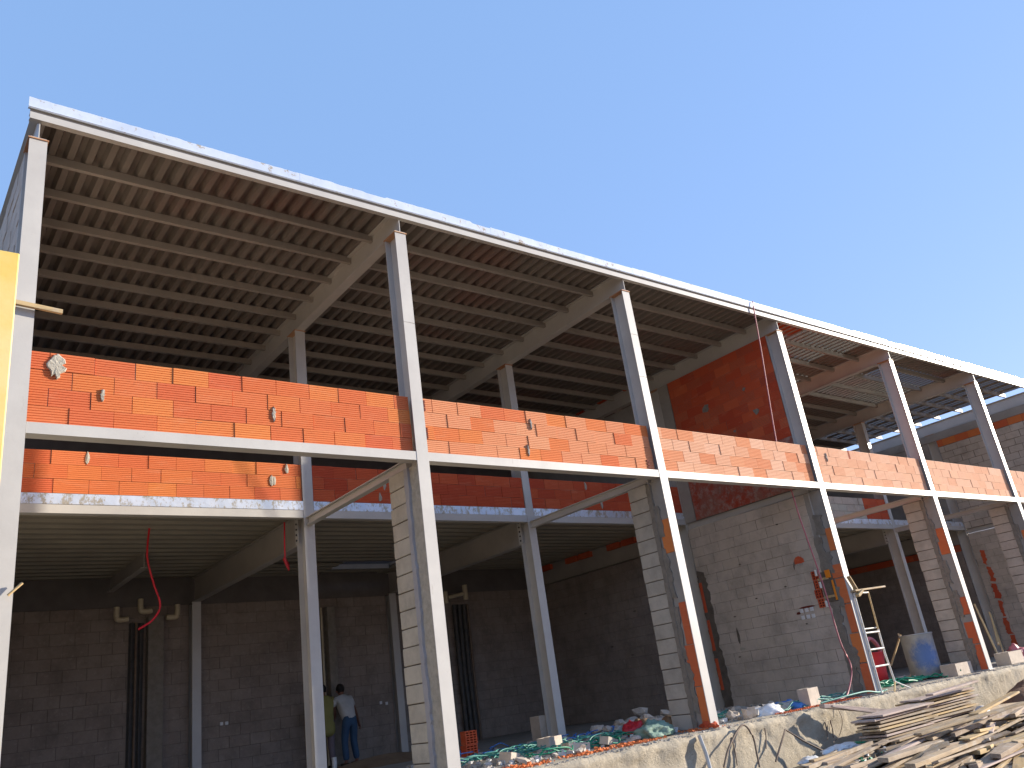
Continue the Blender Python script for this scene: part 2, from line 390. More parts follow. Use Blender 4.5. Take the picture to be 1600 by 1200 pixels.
for i in range(6):
    x0 = i*L+.008; x1 = (i+1)*L-.008
    MB().box((i*L-(.1 if i == 0 else 0), -.012, ZR1+.001), ((i+1)*L if i < 5 else 25.5, -.006, 7.150)).build('gap_shade_strip', 'purlin_paint', frame)  # darker strip: shade of the gap below the flashing put into paint
    if i == 5: x1 = ROOF_END
    y = .72; k = 0
    while y < 8.9:
        xe = x1+(random.uniform(-.02, .16) if i == 5 else 0)
        cbeam('purlin', (x0, y, 0), (xe, y, 0), .10, .055, 7.062, 'purlin_paint', t=.006); y += .66
    cbeam('eaves_beam', (i*L+(-.1 if i == 0 else .001), -.035, 0), ((i+1)*L if i < 5 else 25.9, -.035, 0), ZR1-ZR0, .07, ZR0)
# bolts where the floor beams meet the middle columns
if True:
    bm_ = MB().tube([(0, 0, 0), (-.012, 0, 0)], .017, 6).mesh('bolt')
    for i in (1, 2, 4, 5):
        pl = MB().box((i*L-.085, D+FD-.06, 3.34), (i*L-.078, D+FD+.05, 3.78)).build('end_plate', 'painted_steel', frame)
        for k in range(5): link('bolt', bm_, M['dark_metal'], pl, loc_in(pl, (i*L-.086, D+FD-.01, 3.40+k*.083)))
# splice seams on the front columns (thin weld beads)
for i, z in ((1, 5.45), (2, 6.0), (2, 5.25), (3, 5.0)):
    MB().tube([(i*L-hw, -.001, z), (i*L, -.002, z+.004), (i*L+hw, -.001, z)], .003, 5).build('weld_bead', 'painted_steel', frame)

# ---------------------------------------------------------------- roof
roof = empty('metal_roof', (0, 0, 7.135), 'flat corrugated metal roof deck lying on the purlins, with pale flashing standing along its front edge', 'roof')
PITCH_R = .191
def deck_profile(x0, x1, pitch, dz, foot, top):
    pts = []; x = x0
    while x < x1-1e-4:
        for a, z in ((0, 0), (foot, 0), (foot+(pitch-foot-top)/2, dz), (foot+(pitch-foot-top)/2+top, dz)):
            if x+a <= x1: pts.append((x+a, z))
        x += pitch
    pts.append((x1, pts[-1][1])); return pts
purl = [-.02, .72]+[.72+.66*k for k in range(1, 13)]+[9.0]
rd = random.Random(3)
for i in range(6):
    x0 = i*L; x1 = (i+1)*L if i < 5 else ROOF_END
    pr = deck_profile(x0, x1, PITCH_R, .10, .07, .062); mb = MB()
    ys = purl
    vs = []; fs = []
    for y in ys:
        vs += [(x, y, 7.166+z) for x, z in pr]
    n = len(pr)
    for j in range(len(ys)-1):
        for k in range(n-1):
            hi = pr[k][1] > .05
            xm = pr[k][0] if pr[k+1][1] > .05 else pr[k-1][0]
            opening = False
            if hi and i >= 3:
                f = (xm-3*L)
                if i == 3: opening = (j == 0 and f < 3.6) or (j == 1 and f < 3.2) or (j == 2 and f < 2.4) or (j == 3 and 2.6 < f < 4.4)
                elif i == 4: opening = (j == 0 and f < 5.6) or (j in (2, 3) and f > 4.9) or (j == 1 and f > 5.6)
                else: opening = int(xm*5.2+j*1.7) % 3 != 0 and j < 8
            
            if opening:
                # thin slot left between two laps of the sheeting
                a, b_ = pr[k], pr[k+1]
                continue
            fs.append((j*n+k, j*n+k+1, (j+1)*n+k+1, (j+1)*n+k))
    mb.add(vs, fs); o = mb.build('deck_panel', 'roof_deck', roof)
    sm = o.modifiers.new('thickness', 'SOLIDIFY'); sm.thickness = .002
# standing flashing along the eaves, with a ragged top edge
def flashing(x0, x1, seed):
    rr = random.Random(seed); n = int((x1-x0)/.04); mb = MB(); vs = []; fs = []
    ofs = 0
    for k in range(n+1):
        x = x0+(x1-x0)*k/n
        if rr.random() < .03: ofs = rr.uniform(-.02, .012)
        top = 7.275+ofs+.006*nz(x, 0, seed, 12)
        vs += [(x, -.045, 7.142), (x, -.047, top), (x, -.041, top), (x, -.039, 7.142)]
    for k in range(n):
        a = k*4
        for q in range(4): fs.append((a+q, a+(q+1) % 4, a+4+(q+1) % 4, a+4+q))
    fs += [(0, 1, 2, 3), (n*4, n*4+3, n*4+2, n*4+1)]
    mb.add(vs, fs); mb.box((x0, -.052, 7.151), (x1, .0, 7.156)); return mb.build('flashing', 'roof_flashing', roof)
fx = -.12; sgi = 0
while fx < 25.4:
    nx_ = min(fx+3.0, 25.5); flashing(fx, nx_-.004, sgi); fx = nx_; sgi += 1
b = MatB('white_sheet', .6); b.color((.8, .76, .66)); tr = b.node('ShaderNodeBsdfTranslucent'); tr.inputs[0].default_value = (.95, .9, .78, 1); ms = b.node('ShaderNodeMixShader'); ms.inputs[0].default_value = .92
b.L.new(b.b.outputs[0], ms.inputs[1]); b.L.new(tr.outputs[0], ms.inputs[2]); b.L.new(ms.outputs[0], b.N['Material Output'].inputs[0]); M['white_sheet'] = b.m
tag(MB().box((3*L+1.53, .02, 7.272), (4*L+2.0, .7, 7.275)).box((3*L+.1, .72, 7.272), (4*L-.2, 1.38, 7.275)).box((4*L-1.6, 1.42, 7.272), (5*L, 2.7, 7.275)).box((4*L+.2, 2.72, 7.272), (5*L, 3.4, 7.275)).build('added_white_sheet', 'white_sheet'),
    'added translucent whitish sheet on the roof, lighting up pale strips through the deck slots', 'sheet')  # unseen sheet added so the deck slots show bright
tag(MB().box((3*L+.1, .02, 7.272), (3*L+1.5, .7, 7.275)).box((3*L+.1, 1.4, 7.272), (3*L+2.6, 2.0, 7.275)).build('added_orange_sheet', 'orange_sheet'),
    'added translucent orange sheet on the roof, glowing through slots right of the red wall', 'sheet')  # unseen sheet added so these slots glow orange

# ---------------------------------------------------------------- masonry
bcache = {}
def brick_me(l, h, t, c=.004, grooves=0):
    k = (round(l, 2), round(h, 3), round(t, 2), c, grooves)
    if k not in bcache and grooves:
        prof = [(0, -k[1]/2+.003)]; n = grooves; pz = k[1]/(n+1)
        for g in range(1, n+1):
            z = -k[1]/2+pz*g; prof += [(0, z-.0045), (.0055, z-.002), (.0055, z+.002), (0, z+.0045)]
        prof += [(0, k[1]/2-.003), (.003, k[1]/2), (k[2], k[1]/2), (k[2], -k[1]/2), (.003, -k[1]/2)]
        bcache[k] = MB().prism(prof, (-k[0]/2, 0, 0), (k[0]/2, 0, 0), (0, 1, 0), (0, 0, 1)).mesh('brick')
    if k not in bcache: bcache[k] = MB().cbox((-k[0]/2, 0, -k[1]/2), (k[0]/2, k[2], k[1]/2), c).mesh('brick')
    return bcache[k]
def wall(name, label, axis, p0, length, z0, z1, bl, bh, t, mats, joint=.008, jog=.004, core='mortar', part='brick', face=1, skip=None, seed=0, parent=None, cat='wall', group=None, core_in=.012, jit=.012):
    """masonry wall with every unit its own object. axis 0: runs along +x facing -y; axis 1: runs along +y facing -x"""
    rr = random.Random(seed); root = parent or empty(name, p0+(z0,) if len(p0) == 2 else p0, label, cat, group)
    px, py = p0[0], p0[1]
    n = max(1, round((z1-z0)/bh)); bh = (z1-z0)/n
    for r in range(n):
        s = -(bl*.5 if r % 2 else 0)-rr.uniform(0, bl*.12)
        zc = z0+bh*(r+.5)
        while s < length-.03:
            a = max(s, 0); L_ = bl+rr.uniform(-jit, jit); e = min(s+L_, length)
            if e-a > .03 and not (skip and skip(a, e, zc)):
                l = e-a-joint; mid = (a+e)/2; g = rr.uniform(-jog, jog)
                mn = rr.choice(mats)
                me = brick_me(l, bh-joint*.8, t, .004, 6 if 'brick' in mn else 0)
                mt = M[mn]; key = (me.name, mt.name)
                if key not in bcache:
                    m2 = me.copy(); m2.materials.clear(); m2.materials.append(mt); bcache[key] = m2
                o = bpy.data.objects.new(part, bcache[key]); col.objects.link(o); o.parent = root
                rz = rr.uniform(-.004, .004)
                if axis == 0: wl = (px+mid, py+g, zc); o.rotation_euler = (rr.uniform(-.006, .006), rr.uniform(-.004, .004), rz)
                else: wl = (px+g, py+mid, zc); o.rotation_euler = (0, 0, -math.pi/2+rz); 
                if axis == 1: o.rotation_euler = (rr.uniform(-.004, .004), 0, -math.pi/2+rz)
                o.location = loc_in(root, wl)
            s += L_
    ci = core_in
    def segs():
        if not skip: return [(0, length)]
        return [(0, length)]
    if core:
        if axis == 0 and skip:
            MB().box((px+.003, py+ci, z0), (px+length-.003, py+t-ci, z1-.194)).box((px+.003, py+ci, z1-.193), (px+1.2, py+t-ci, z1-.006)).box((px+1.62, py+ci, z1-.193), (px+length-.003, py+t-ci, z1-.006)).build('mortar', core, root)
        elif axis == 0: MB().box((px+.003, py+ci, z0), (px+length-.003, py+t-ci, z1-.006)).build('mortar', core, root)
        else: MB().box((px+ci, py+.003, z0), (px+t-ci, py+length-.003, z1-.006)).build('mortar', core, root)
    return root
# NB axis 1: brick meshes extend from local y 0..t -> rotated -90deg: local +y -> world +x
ordn = ['first', 'second', 'third', 'fourth', 'fifth', 'sixth']
lab_front = ['bright orange brick parapet nearest the yellow board, grey mortar smear at its top left',
 'orange brick parapet between the second and third tall front columns',
 'pale orange brick parapet directly in front of the red upper partition wall',
 'pinkish brick parapet just right of the red upper wall, dark hollow brick on top',
 'glare-paled pink brick parapet in the bay behind the glaring fifth front column',
 'last pale brick parapet at the right edge, beyond the sixth front column']
mixes = [['orange_brick'], ['orange_brick', 'salmon_brick', 'salmon_brick'], ['salmon_brick', 'glare_pale_brick', 'glare_pale_brick'], ['glare_pale_brick'], ['glare_pale_brick'], ['glare_pale_brick']]  # paler to the right: brick tone plus glare wash-out put into the colour
for i in range(6):
    x0 = i*L+hw+.004; ln = L-2*hw-.008
    sk = None
    if i == 3: sk = lambda a, e, z: z > ZP-.15 and a < 1.5 and e > 1.4
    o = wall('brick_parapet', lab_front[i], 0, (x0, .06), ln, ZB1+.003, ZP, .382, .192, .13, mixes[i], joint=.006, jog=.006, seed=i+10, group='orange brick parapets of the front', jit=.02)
    # mortar squeezed out of some joints
    rr = random.Random(i+40)
    for k in range([3, 2, 0, 1, 0, 0][i]):
        xx = x0+rr.uniform(.3, ln-.3) if not (i == 0 and k == 0) else x0+.22
        zz = ZB1+rr.choice([.1, .3, .5])+rr.uniform(0, .05)
        mb = MB(); n = 21; hh = rr.uniform(.06, .095); ww = rr.uniform(.012, .022)
        if i == 0 and k == 0: zz = ZP-.13; hh = .13; ww = .07
        pts = [(xx+ww*math.sin(2*math.pi*q/n)*rr.uniform(.45, 1.5), zz+hh*math.cos(2*math.pi*q/n)*rr.uniform(.7, 1.1)) for q in range(n)]
        mb.add([(a, .053, b_) for a, b_ in pts]+[(a*.9+xx*.1,   .046-rr.uniform(0, .006), b_*.9+zz*.1) for a, b_ in pts]+[(a, .07, b_) for a, b_ in pts]+[(xx, .042, zz)],
               [(q, (q+1) % n, n+(q+1) % n, n+q) for q in range(n)]+[(n+q, n+(q+1) % n, 3*n) for q in range(n)]+[(2*n+q, 2*n+(q+1) % n, (q+1) % n, q) for q in range(n)])
        mb.build('mortar_smear', 'plaster' if i else 'mortar_light', o)
for (xx, yy, zz, par) in ((L+hw+.012, .0585, ZP-.17, 1), (L+hw+.012, .0585, ZP-.17-.37, 1), (2*L-hw-.17, .0585, ZB1+.03, 1), (L+hw+.012, D+.0105, 4.16, 2)):
    mb = MB()
    for a in range(2):
        for q in range(3): mb.box((xx+.026*a, yy-.012, zz+.05*q), (xx+.021+.026*a, yy+.01, zz+.04+.05*q))
    tgt = [o for o in bpy.data.objects if o.get('label') == (lab_front[1] if par == 1 else 'shaded red brick parapet of the mezzanine seen left and right of the first block pier')]
    if tgt: mb.build('cell_shade_box', 'cavity_shade', tgt[0])  # solid boxes in place of open cells, their shade painted dark
def hollow_brick(l=.19, h=.185, d=.30, nx=2, nz_=2, mat='red_brick'):
    """clay block seen from its hollow end: walls and webs round real cavities"""
    mb = MB(); t = .016
    for k in range(nx+1):
        x = -l/2+(l-t)*k/nx; mb.box((x, 0, 0), (x+t, d, h))
    for k in range(nz_+1):
        z = (h-t)*k/nz_
        for q in range(nx):
            xa = -l/2+(l-t)*q/nx+t; xb = -l/2+(l-t)*(q+1)/nx; mb.box((xa+.0005, .0008, z), (xb-.0005, d-.001, z+t))
    me = mb.mesh('hollow_brick'); me.materials.append(M[mat]); return me
hb22 = hollow_brick(.27, .182, .14, 3, 3); hb33 = hollow_brick(.19, .19, .2, 3, 5)
def place(name, me, loc, rot, label, cat, group=None):
    o = bpy.data.objects.new(name, me); col.objects.link(o); o.location = loc; o.rotation_euler = rot; return tag(o, label, cat, group)
place('hollow_brick', hb22, (3*L+hw+1.42, .062, ZP-.186), (0, 0, 0), 'dark red hollow brick filling the gap in the top course of the pinkish parapet', 'brick')

# middle parapets, on the edge of the mezzanine
lab_mid = ['three course orange brick parapet of the mezzanine lit by the sun, nearest the yellow board',
 'shaded red brick parapet of the mezzanine seen left and right of the first block pier',
 'shaded red brick parapet of the mezzanine just left of the second block pier',
 'patchy mezzanine parapet of grey blocks and red bricks behind the ladder bay',
 'red and grey mezzanine parapet behind the fifth front column']
for i in range(5):
    x0 = i*L+hw+.004; ln = L-2*hw-.008
    if i < 3:
        o = wall('mezzanine_parapet', lab_mid[i], 0, (x0, D+.012), ln, 3.945, 4.517, .39, .19, .13, ['orange_brick'] if i == 0 else ['red_brick'], joint=.006, jog=.006, seed=i+60, group='brick parapets of the mezzanine', jit=.03)  # bays out of the sun get darker red: shade put into colour
        rr = random.Random(i+3)
        for k in range(4):
            xx = x0+rr.uniform(.3, ln-.2); zz = 4.05+rr.choice([0, .19, .38])
            pts = [(xx+.03*math.sin(2*math.pi*q/8)*rr.uniform(.5, 1.4), zz+.09*math.cos(2*math.pi*q/8)*rr.uniform(.6, 1.1)) for q in range(8)]
            mb = MB(); mb.add([(a, D+.002, b_) for a, b_ in pts]+[(a, D+.02, b_) for a, b_ in pts]+[(xx, D-.006, zz)], [(q, (q+1) % 8, 16) for q in range(8)]+[(q, (q+1) % 8, 8+(q+1) % 8, 8+q) for q in range(8)])
            mb.build('mortar_smear', 'mortar_light', o)
    else:
        root = empty('mezzanine_parapet', (x0, D+.012, 3.945), lab_mid[i], 'wall', 'brick parapets of the mezzanine')
        wall('', None, 0, (x0, D+.012), ln*.72, 3.945, 4.32, .39, .19, .13, ['grey_block', 'cream_block'], seed=i, parent=root, part='block')
        wall('', None, 0, (x0+ln*.72+.003, D+.012), ln*.28-.003, 3.945, 4.517, .39, .19, .13, ['red_brick'], seed=i+5, parent=root)
        wall('', None, 0, (x0, D+.012), ln*.72, 4.322, 4.517, .39, .19, .13, ['red_brick'] if i == 3 else ['grey_block'], seed=i+7, parent=root)

# --- block piers behind the front columns
pier_lab = {1: 'cream concrete block pier with a bluish mortar band behind the second front column',
 2: 'pale block pier with orange brick infill behind the third front column',
 4: 'grey block pier behind the fifth front column, right of the big metal tank',
 5: 'grey block pier at the right edge of the photo behind the sixth front column'}
def blob(mb, pts, x0, x1):
    """ragged plaster patch: outline in (y, z), lying between x0 and x1"""
    n = len(pts); cy = sum(p[0] for p in pts)/n; cz = sum(p[1] for p in pts)/n
    mb.add([(x0, p[0], p[1]) for p in pts]+[(x1, p[0], p[1]) for p in pts], [(q, (q+1) % n, n+(q+1) % n, n+q) for q in range(n)]+[tuple(range(n))])
def ragged(y0, y1, z0, z1, seed, amp=.03, step=.07):
    rr = random.Random(seed); L1 = []; z = z0
    while z < z1: L1.append((y0+rr.uniform(-amp, amp)+.5*amp*math.sin(z*5+seed), z)); z += step*rr.uniform(.6, 1.3)
    R1 = []; z = z1
    while z > z0: R1.append((y1+rr.uniform(-amp, amp)*.7, z)); z -= step*rr.uniform(.6, 1.3)
    return L1+[(y1-.01, z1)]+R1[1:]
for i in (1, 2, 4, 5):
    X = i*L-.083
    bmts = {1: ['cream_block'], 2: ['pier_block'], 4: ['pier_block'], 5: ['grey_block']}[i]
    root = empty('block_pier', (i*L, FD, 0), pier_lab[i], 'pier', 'block piers behind the front columns')
    nrow = 17; bh = 3.565/nrow; rr = random.Random(i)
    for r in range(nrow):
        k = ('pier', r == 0); me = brick_me(.40, bh-.012, .166, .006); key = ('p', bmts[r % len(bmts)])
        if key not in bcache: m2 = me.copy(); m2.materials.clear(); m2.materials.append(M[bmts[r % len(bmts)]]); bcache[key] = m2
        o = bpy.data.objects.new('block', bcache[key]); col.objects.link(o); o.parent = root
        o.rotation_euler = (0, 0, -math.pi/2+rr.uniform(-.01, .01)); o.location = loc_in(root, (X+rr.uniform(-.006, .006), FD+.045+.2+rr.uniform(-.008, .008), bh*(r+.5)))
    MB().box((X+.018, FD+.05, 0), (X+.15, FD+.43, 3.56)).build('mortar', 'mortar_dark', root)
    # mortar band between column and blocks, ragged
    mb = MB(); blob(mb, ragged(FD-.035, FD+.052, .0, 3.56, i, .012), X-.012, X+.14); mb.build('mortar_band', 'blue_mortar' if i == 1 else 'mortar', root)
    # infill of the column's web recess
    infill = MB().box((X+.022, .014, 0), (X+.075, FD-.014, 3.56 if i == 1 else 3.56)).build('web_plaster', 'plaster' if i != 1 else 'mortar_light', root)
    if i != 1:
        mb = MB(); wb = [(.02, 2.55), (.02, 1.15)] 
        segs = {2: [(0, .55), (.56, 1.12), (1.13, 1.72), (2.45, 2.95)], 4: [(0, .5), (.52, .95), (1.1, 1.45), (2.35, 2.9)], 5: [(.2, .7), (1.3, 1.6), (2.5, 2.9)]}[i]
        for s_, (za, zb) in enumerate(segs):
            o = MB().cbox((X+.008, .016, za), (X+.03, .155+.06*(s_ % 2), zb), .004); o = o.build('infill_brick', 'orange_brick', root)
        for s_ in range(4):
            za = .1+s_*.85+rr.uniform(-.1, .1); mb2 = MB(); blob(mb2, ragged(.15+rr.uniform(-.02, .03), FD+.0, za, za+rr.uniform(.4, .8), 30+s_+i, .025), X-.002, X+.03); mb2.build('mortar_smear', 'mortar', root)
# --- partition at the third line (front part, between front and middle column rows)
X3 = 3*L-.09
p3 = empty('block_partition', (X3, FD, 0), 'long grey block partition behind the fourth front column, with chased socket holes', 'wall')
wall('', None, 1, (X3, FD+.10), D-FD-.12, 0, 3.56, .40, .2, .18, ['grey_block'], joint=.004, seed=70, part='block', parent=p3, core='mortar_dark', jog=.004, jit=.01, core_in=.006)
mb = MB(); blob(mb, ragged(FD-.03, FD+.12, .0, 2.75, 9, .025), X3-.004, X3+.12); mb.build('mortar_band', 'mortar', p3)
MB().box((X3+.012, FD, 0), (X3+.13, FD+.11, 3.56)).build('web_plaster', 'plaster', p3)
MB().box((X3+.03, .014, 0), (X3+.08, FD-.014, 3.56)).build('web_plaster', 'plaster', p3)
for s_, (za, zb) in enumerate([(0, .5), (.52, 1.0), (1.02, 1.5), (1.52, 1.95), (1.97, 2.2), (2.45, 2.85)]):
    MB().cbox((X3+.004, .016, za), (X3+.04, [.17, .2, .15, .19, .24, .13][s_], zb), .004).build('infill_brick', 'orange_brick', p3)
for s_ in range(4):
    mb = MB(); za = [.55, 1.6, 2.2, 2.9][s_]-.15; blob(mb, ragged(.14, FD+.02, za, za+.4, 50+s_, .035), X3-.001, X3+.03); mb.build('mortar_smear', 'mortar', p3)
# strip of red infill and dark plaster at the far end (middle column)
mb = MB(); blob(mb, ragged(D-.24, D-.02, 0, 2.7, 77, .03), X3-.008, X3+.1); mb.build('mortar_band', 'mortar_dark', p3)
for s_ in range(3): MB().cbox((X3-.012, D-.1, .35+.75*s_), (X3+.1, D-.022, .95+.75*s_), .004).build('infill_brick', 'red_brick', p3)
# chases and boxes in the wall
def recess(root, y0, y1, z0, z1, seed, mat='cavity_shade'):
    mb = MB(); rr = random.Random(seed); n = 9
    pts = [((y0+y1)/2+(y1-y0)/2*math.sin(2*math.pi*q/n)*rr.uniform(.75, 1.15), (z0+z1)/2+(z1-z0)/2*math.cos(2*math.pi*q/n)*rr.uniform(.75, 1.15)) for q in range(n)]
    blob(mb, pts, X3-.006, X3+.03); return mb.build('chase', mat, root)
mb = MB(); blob(mb, [(.70, 2.37), (.705, 2.43), (.75, 2.47), (.80, 2.495), (.86, 2.485), (.90, 2.45), (.93, 2.40), (.955, 2.33), (.93, 2.34), (.86, 2.365), (.78, 2.355)], X3-.004, X3+.03); mb.build('chase', 'red_brick', p3)
mb = MB(); blob(mb, [(.955, 2.33), (.93, 2.40), (.90, 2.42), (.92, 2.34), (.95, 2.27)], X3-.006, X3+.03); mb.build('chase', 'mortar_dark', p3)
for k in range(4): MB().cbox((X3-.012, .74+.05*k, 2.325+.006*(k % 2)), (X3+.01, .765+.05*k, 2.36), .004).build('socket_box', 'plaster', p3)
recess(p3, .72, 1.07, 1.56, 1.60, 3); recess(p3, 1.03, 1.14, 1.47, 1.53, 4); recess(p3, .95, 1.0, 1.28, 1.31, 5, 'mortar_dark')
for (yy, zz) in ((2.5, 1.65), (1.9, 1.9), (1.2, 2.0), (2.1, 2.6), (1.05, 3.15), (2.6, .9)): recess(p3, yy, yy+.06, zz, zz+.025, int(yy*10), 'mortar_dark')
recess(p3, 2.52, 2.58, 1.12, 1.45, 21, 'mortar_dark'); recess(p3, 2.45, 2.6, 1.02, 1.08, 22, 'mortar_light')
for a in range(3):
    for b_ in range(2):
        y_ = 1.02-a*.11; z_ = 1.53-b_*.12
        MB().cbox((X3-.012, y_-.035, z_-.035), (X3+.01, y_+.035, z_+.035), .006).build('socket_box', 'white_plastic', p3)
# panel niche with exposed hollow bricks
nr = empty('meter_niche', (X3, .25, 1.5), 'broken out niche in the grey partition with red brick cells and an orange strip', 'wall niche')
hbn = hollow_brick(.13, .155, .06, 2, 3)
for k in range(4):
    o = link('brick', hbn, None, nr); o.rotation_euler = (R(2*(k % 2)), 0, -math.pi/2); o.location = loc_in(nr, (X3-.02, .56-.012*k+.03*(k % 2), 1.52+k*.163))
    MB().box((X3-.004, .49, 1.52+k*.163), (X3+.01, .63, 1.67+k*.163)).build('shade_plate', 'cavity_shade', nr)  # dark plate behind the cells, their shade put into its colour
MB().box((X3-.011, .22, 1.58), (X3+.02, .47, 2.12)).build('cavity', 'mortar_dark', nr)
MB().cbox((X3-.03, .22, 1.60), (X3-.012, .255, 1.95), .003).build('orange_strip', 'orange_plastic', nr)
MB().cbox((X3-.03, .24, 2.0), (X3-.012, .34, 2.14), .003).build('orange_flap', 'orange_plastic', nr)
MB().box((X3-.022, .24, 1.66), (X3-.012, .47, 1.70)).build('wooden_slat', 'fresh_wood', nr); MB().box((X3-.022, .3, 1.98), (X3-.012, .52, 2.02)).build('wooden_slat', 'fresh_wood', nr)
for (yy, zz) in ((.5, 2.12), (.47, 1.9), (.45, 1.56)): MB().tube([(X3-.05, yy, zz-.05), (X3-.05, yy, zz+.06)], .024, 8).build('pipe_stub', 'white_pvc', nr)
# --- partition rear part (behind middle row), lower floor
p3r = empty('rear_partition', (X3, D+FD, 0), 'dim grey block partition running back under the mezzanine, left of the grey one', 'wall')
wall('', None, 1, (X3, D+FD+.02), YB-D-FD-.03, 0, 3.30, .40, .2, .18, ['shaded_block'], joint=.005, seed=72, part='block', parent=p3r, jog=.002, core='mortar_dark', core_in=.005)
for k in range(9):
    if k in (1, 4, 7): continue
    MB().cbox((X3-.0, D+.55+k*.5, 3.80-.14), (X3+.1, D+.55+k*.5+.42, 3.80-.01), .004).build('brick', 'red_brick', p3r)
for (yy, zz) in ((5.2, 2.2), (6.1, 1.55), (6.8, 2.4), (4.6, 1.35), (5.5, 1.3)):
    mb = MB(); pts = [(yy+.05*math.sin(q*1.05), zz+.02*math.cos(q*1.05)) for q in range(6)]; blob(mb, pts, X3-.006, X3+.03); mb.build('chase', 'mortar_dark', p3r)
# --- upper red partition
XU = 3*L-.085
up3 = empty('red_partition', (XU, FD, ZB1), 'tall red brick partition on the upper floor between roof rafter and parapet', 'wall')
wall('', None, 1, (XU, FD+.012), D-FD-.32, ZB1+.01, 4.695, .39, .2, .17, ['smeared_brick'], joint=.005, seed=80, parent=up3, jog=.004, core='mortar_dark', core_in=.008)
wall('', None, 1, (XU, FD+.012), D-FD-.32, 4.697, ZT-.004, .39, .2, .17, ['red_brick'], joint=.005, seed=81, parent=up3, jog=.002, core='mortar_dark', core_in=.006)
MB().box((XU+.006, D-.29, ZB1+.01), (XU+.15, D-.002, ZT-.004)).build('plaster_strip', 'plaster', up3)
rr = random.Random(5)
for k in range(5):                                    # mortar smears
    yy = rr.uniform(.7, D-.35); zz = rr.uniform(5.0, 6.2); a = rr.uniform(.03, .13)
    pts = [(yy+a*math.sin(2*math.pi*q/9)*rr.uniform(.4, 1.3), zz+a*.8*math.cos(2*math.pi*q/9)*rr.uniform(.4, 1.3)) for q in range(9)]
    mb = MB(); blob(mb, pts, XU-.010, XU+.01); mb.build('mortar_smear', 'mortar', up3)
up3r = tag(MB().box((XU+.01, D+FD+.01, 3.95), (XU+.14, 9.0, 6.72)).build('upper_plaster_wall', 'plaster'), 'plain grey plastered wall continuing the red partition to the back under the roof', 'wall')
for k, yy in enumerate((4.0, 4.9, 5.7)):
    MB().cbox((XU-.0, yy, ZT+.33), (XU+.1, yy+.3, ZT+.40), .01).build('brick', 'red_brick', up3r)
# --- end partition at the last line
X6 = 6*L-.09
e6 = empty('end_wall', (X6, FD, 0), 'grey block end wall at the far right ground floor with ragged red strip', 'wall')
wall('', None, 1, (X6, FD+.02), D-FD-.04, 0, 3.56, .40, .2, .18, ['grey_block'], joint=.006, seed=90, part='block', parent=e6, jog=.003, core_in=.006)
for s_ in range(6): 
    mb = MB(); blob(mb, ragged(D-.40+.03*(s_ % 3), D-.26+.04*(s_ % 2), .05+.5*s_, .52+.5*s_, 90+s_, .035, .05), X6-.008, X6+.03); mb.build('brick_patch', 'red_brick', e6)
for k in range(3): MB().cbox((X6-.012, 1.9+.12*k, 2.72), (X6+.01, 1.97+.12*k, 2.79), .006).build('socket_box', 'white_plastic', e6)
for k in range(4): MB().cbox((X6-.012, 1.2+.12*(k % 2), 1.62+.12*(k//2)), (X6+.01, 1.27+.12*(k % 2), 1.69+.12*(k//2)), .006).build('socket_box', 'white_plastic', e6)
e6r = empty('end_wall_rear', (X6, D+FD, 0), 'dim rear stretch of the grey end wall under the mezzanine with a red brick band on top', 'wall')
wall('', None, 1, (X6, D+FD+.02), YB-D-FD-.03, 0, 3.1, .40, .2, .18, ['shaded_block'], joint=.005, seed=92, part='block', parent=e6r, jog=.002, core='mortar_dark', core_in=.005)
wall('', None, 1, (X6, D+FD+.02), YB-D-FD-.03, 3.102, 3.30, .40, .2, .18, ['red_brick'], joint=.005, seed=93, parent=e6r, jog=.002, core='mortar_dark', core_in=.005)
eu = empty('upper_end_wall', (X6, FD, ZB1), 'grey block gable wall beyond the open roof edge, red brick band under its beam', 'wall')
wall('', None, 1, (X6, FD+.02), D-FD-.04, ZB1+.01, 6.34, .40, .2, .18, ['grey_block'], joint=.012, seed=94, part='block', parent=eu, jog=.008, core='mortar_dark')
wall('', None, 1, (X6, FD+.02), D-FD-.04, 6.343, 6.56, .40, .2, .18, ['orange_brick'], joint=.006, seed=95, parent=eu, core='mortar_dark')
MB().box((X6+.0, FD+.02, 6.565), (X6+.18, 9, ZT-.005)).build('ring_beam', 'plaster', eu)
MB().box((X6+.01, D+FD+.01, 3.95), (X6+.16, 9, 6.56)).build('plaster_panel', 'plaster', eu)
MB().box((6*L+.082, D+FD+.01, 0), (6*L+.12, 9, 3.949)).build('gap_light_blocker', 'dark_plaster', e6r)  # added behind the wall to keep sky light out of its gaps
place('hollow_brick', hb33, (X6-.03, 1.75+1.6, 5.1), (0, 0, -math.pi/2), 'hollow red brick set end-on low in the upper gable wall', 'brick')
# --- left gable wall, seen from outside
gl = empty('gable_wall', (-.09, FD, 0), 'bluish grey block gable wall on the outside, behind the first column and above the yellow board', 'wall')
wall('', None, 1, (-.083, FD+.01), 6.2, 3.7, ZT-.01, .40, .2, .165, ['grey_block'], joint=.01, seed=99, part='block', parent=gl, jog=.006)
MB().box((-.075, FD+.01, 0), (.07, YB, 3.69)).build('plaster_panel', 'plaster', gl)
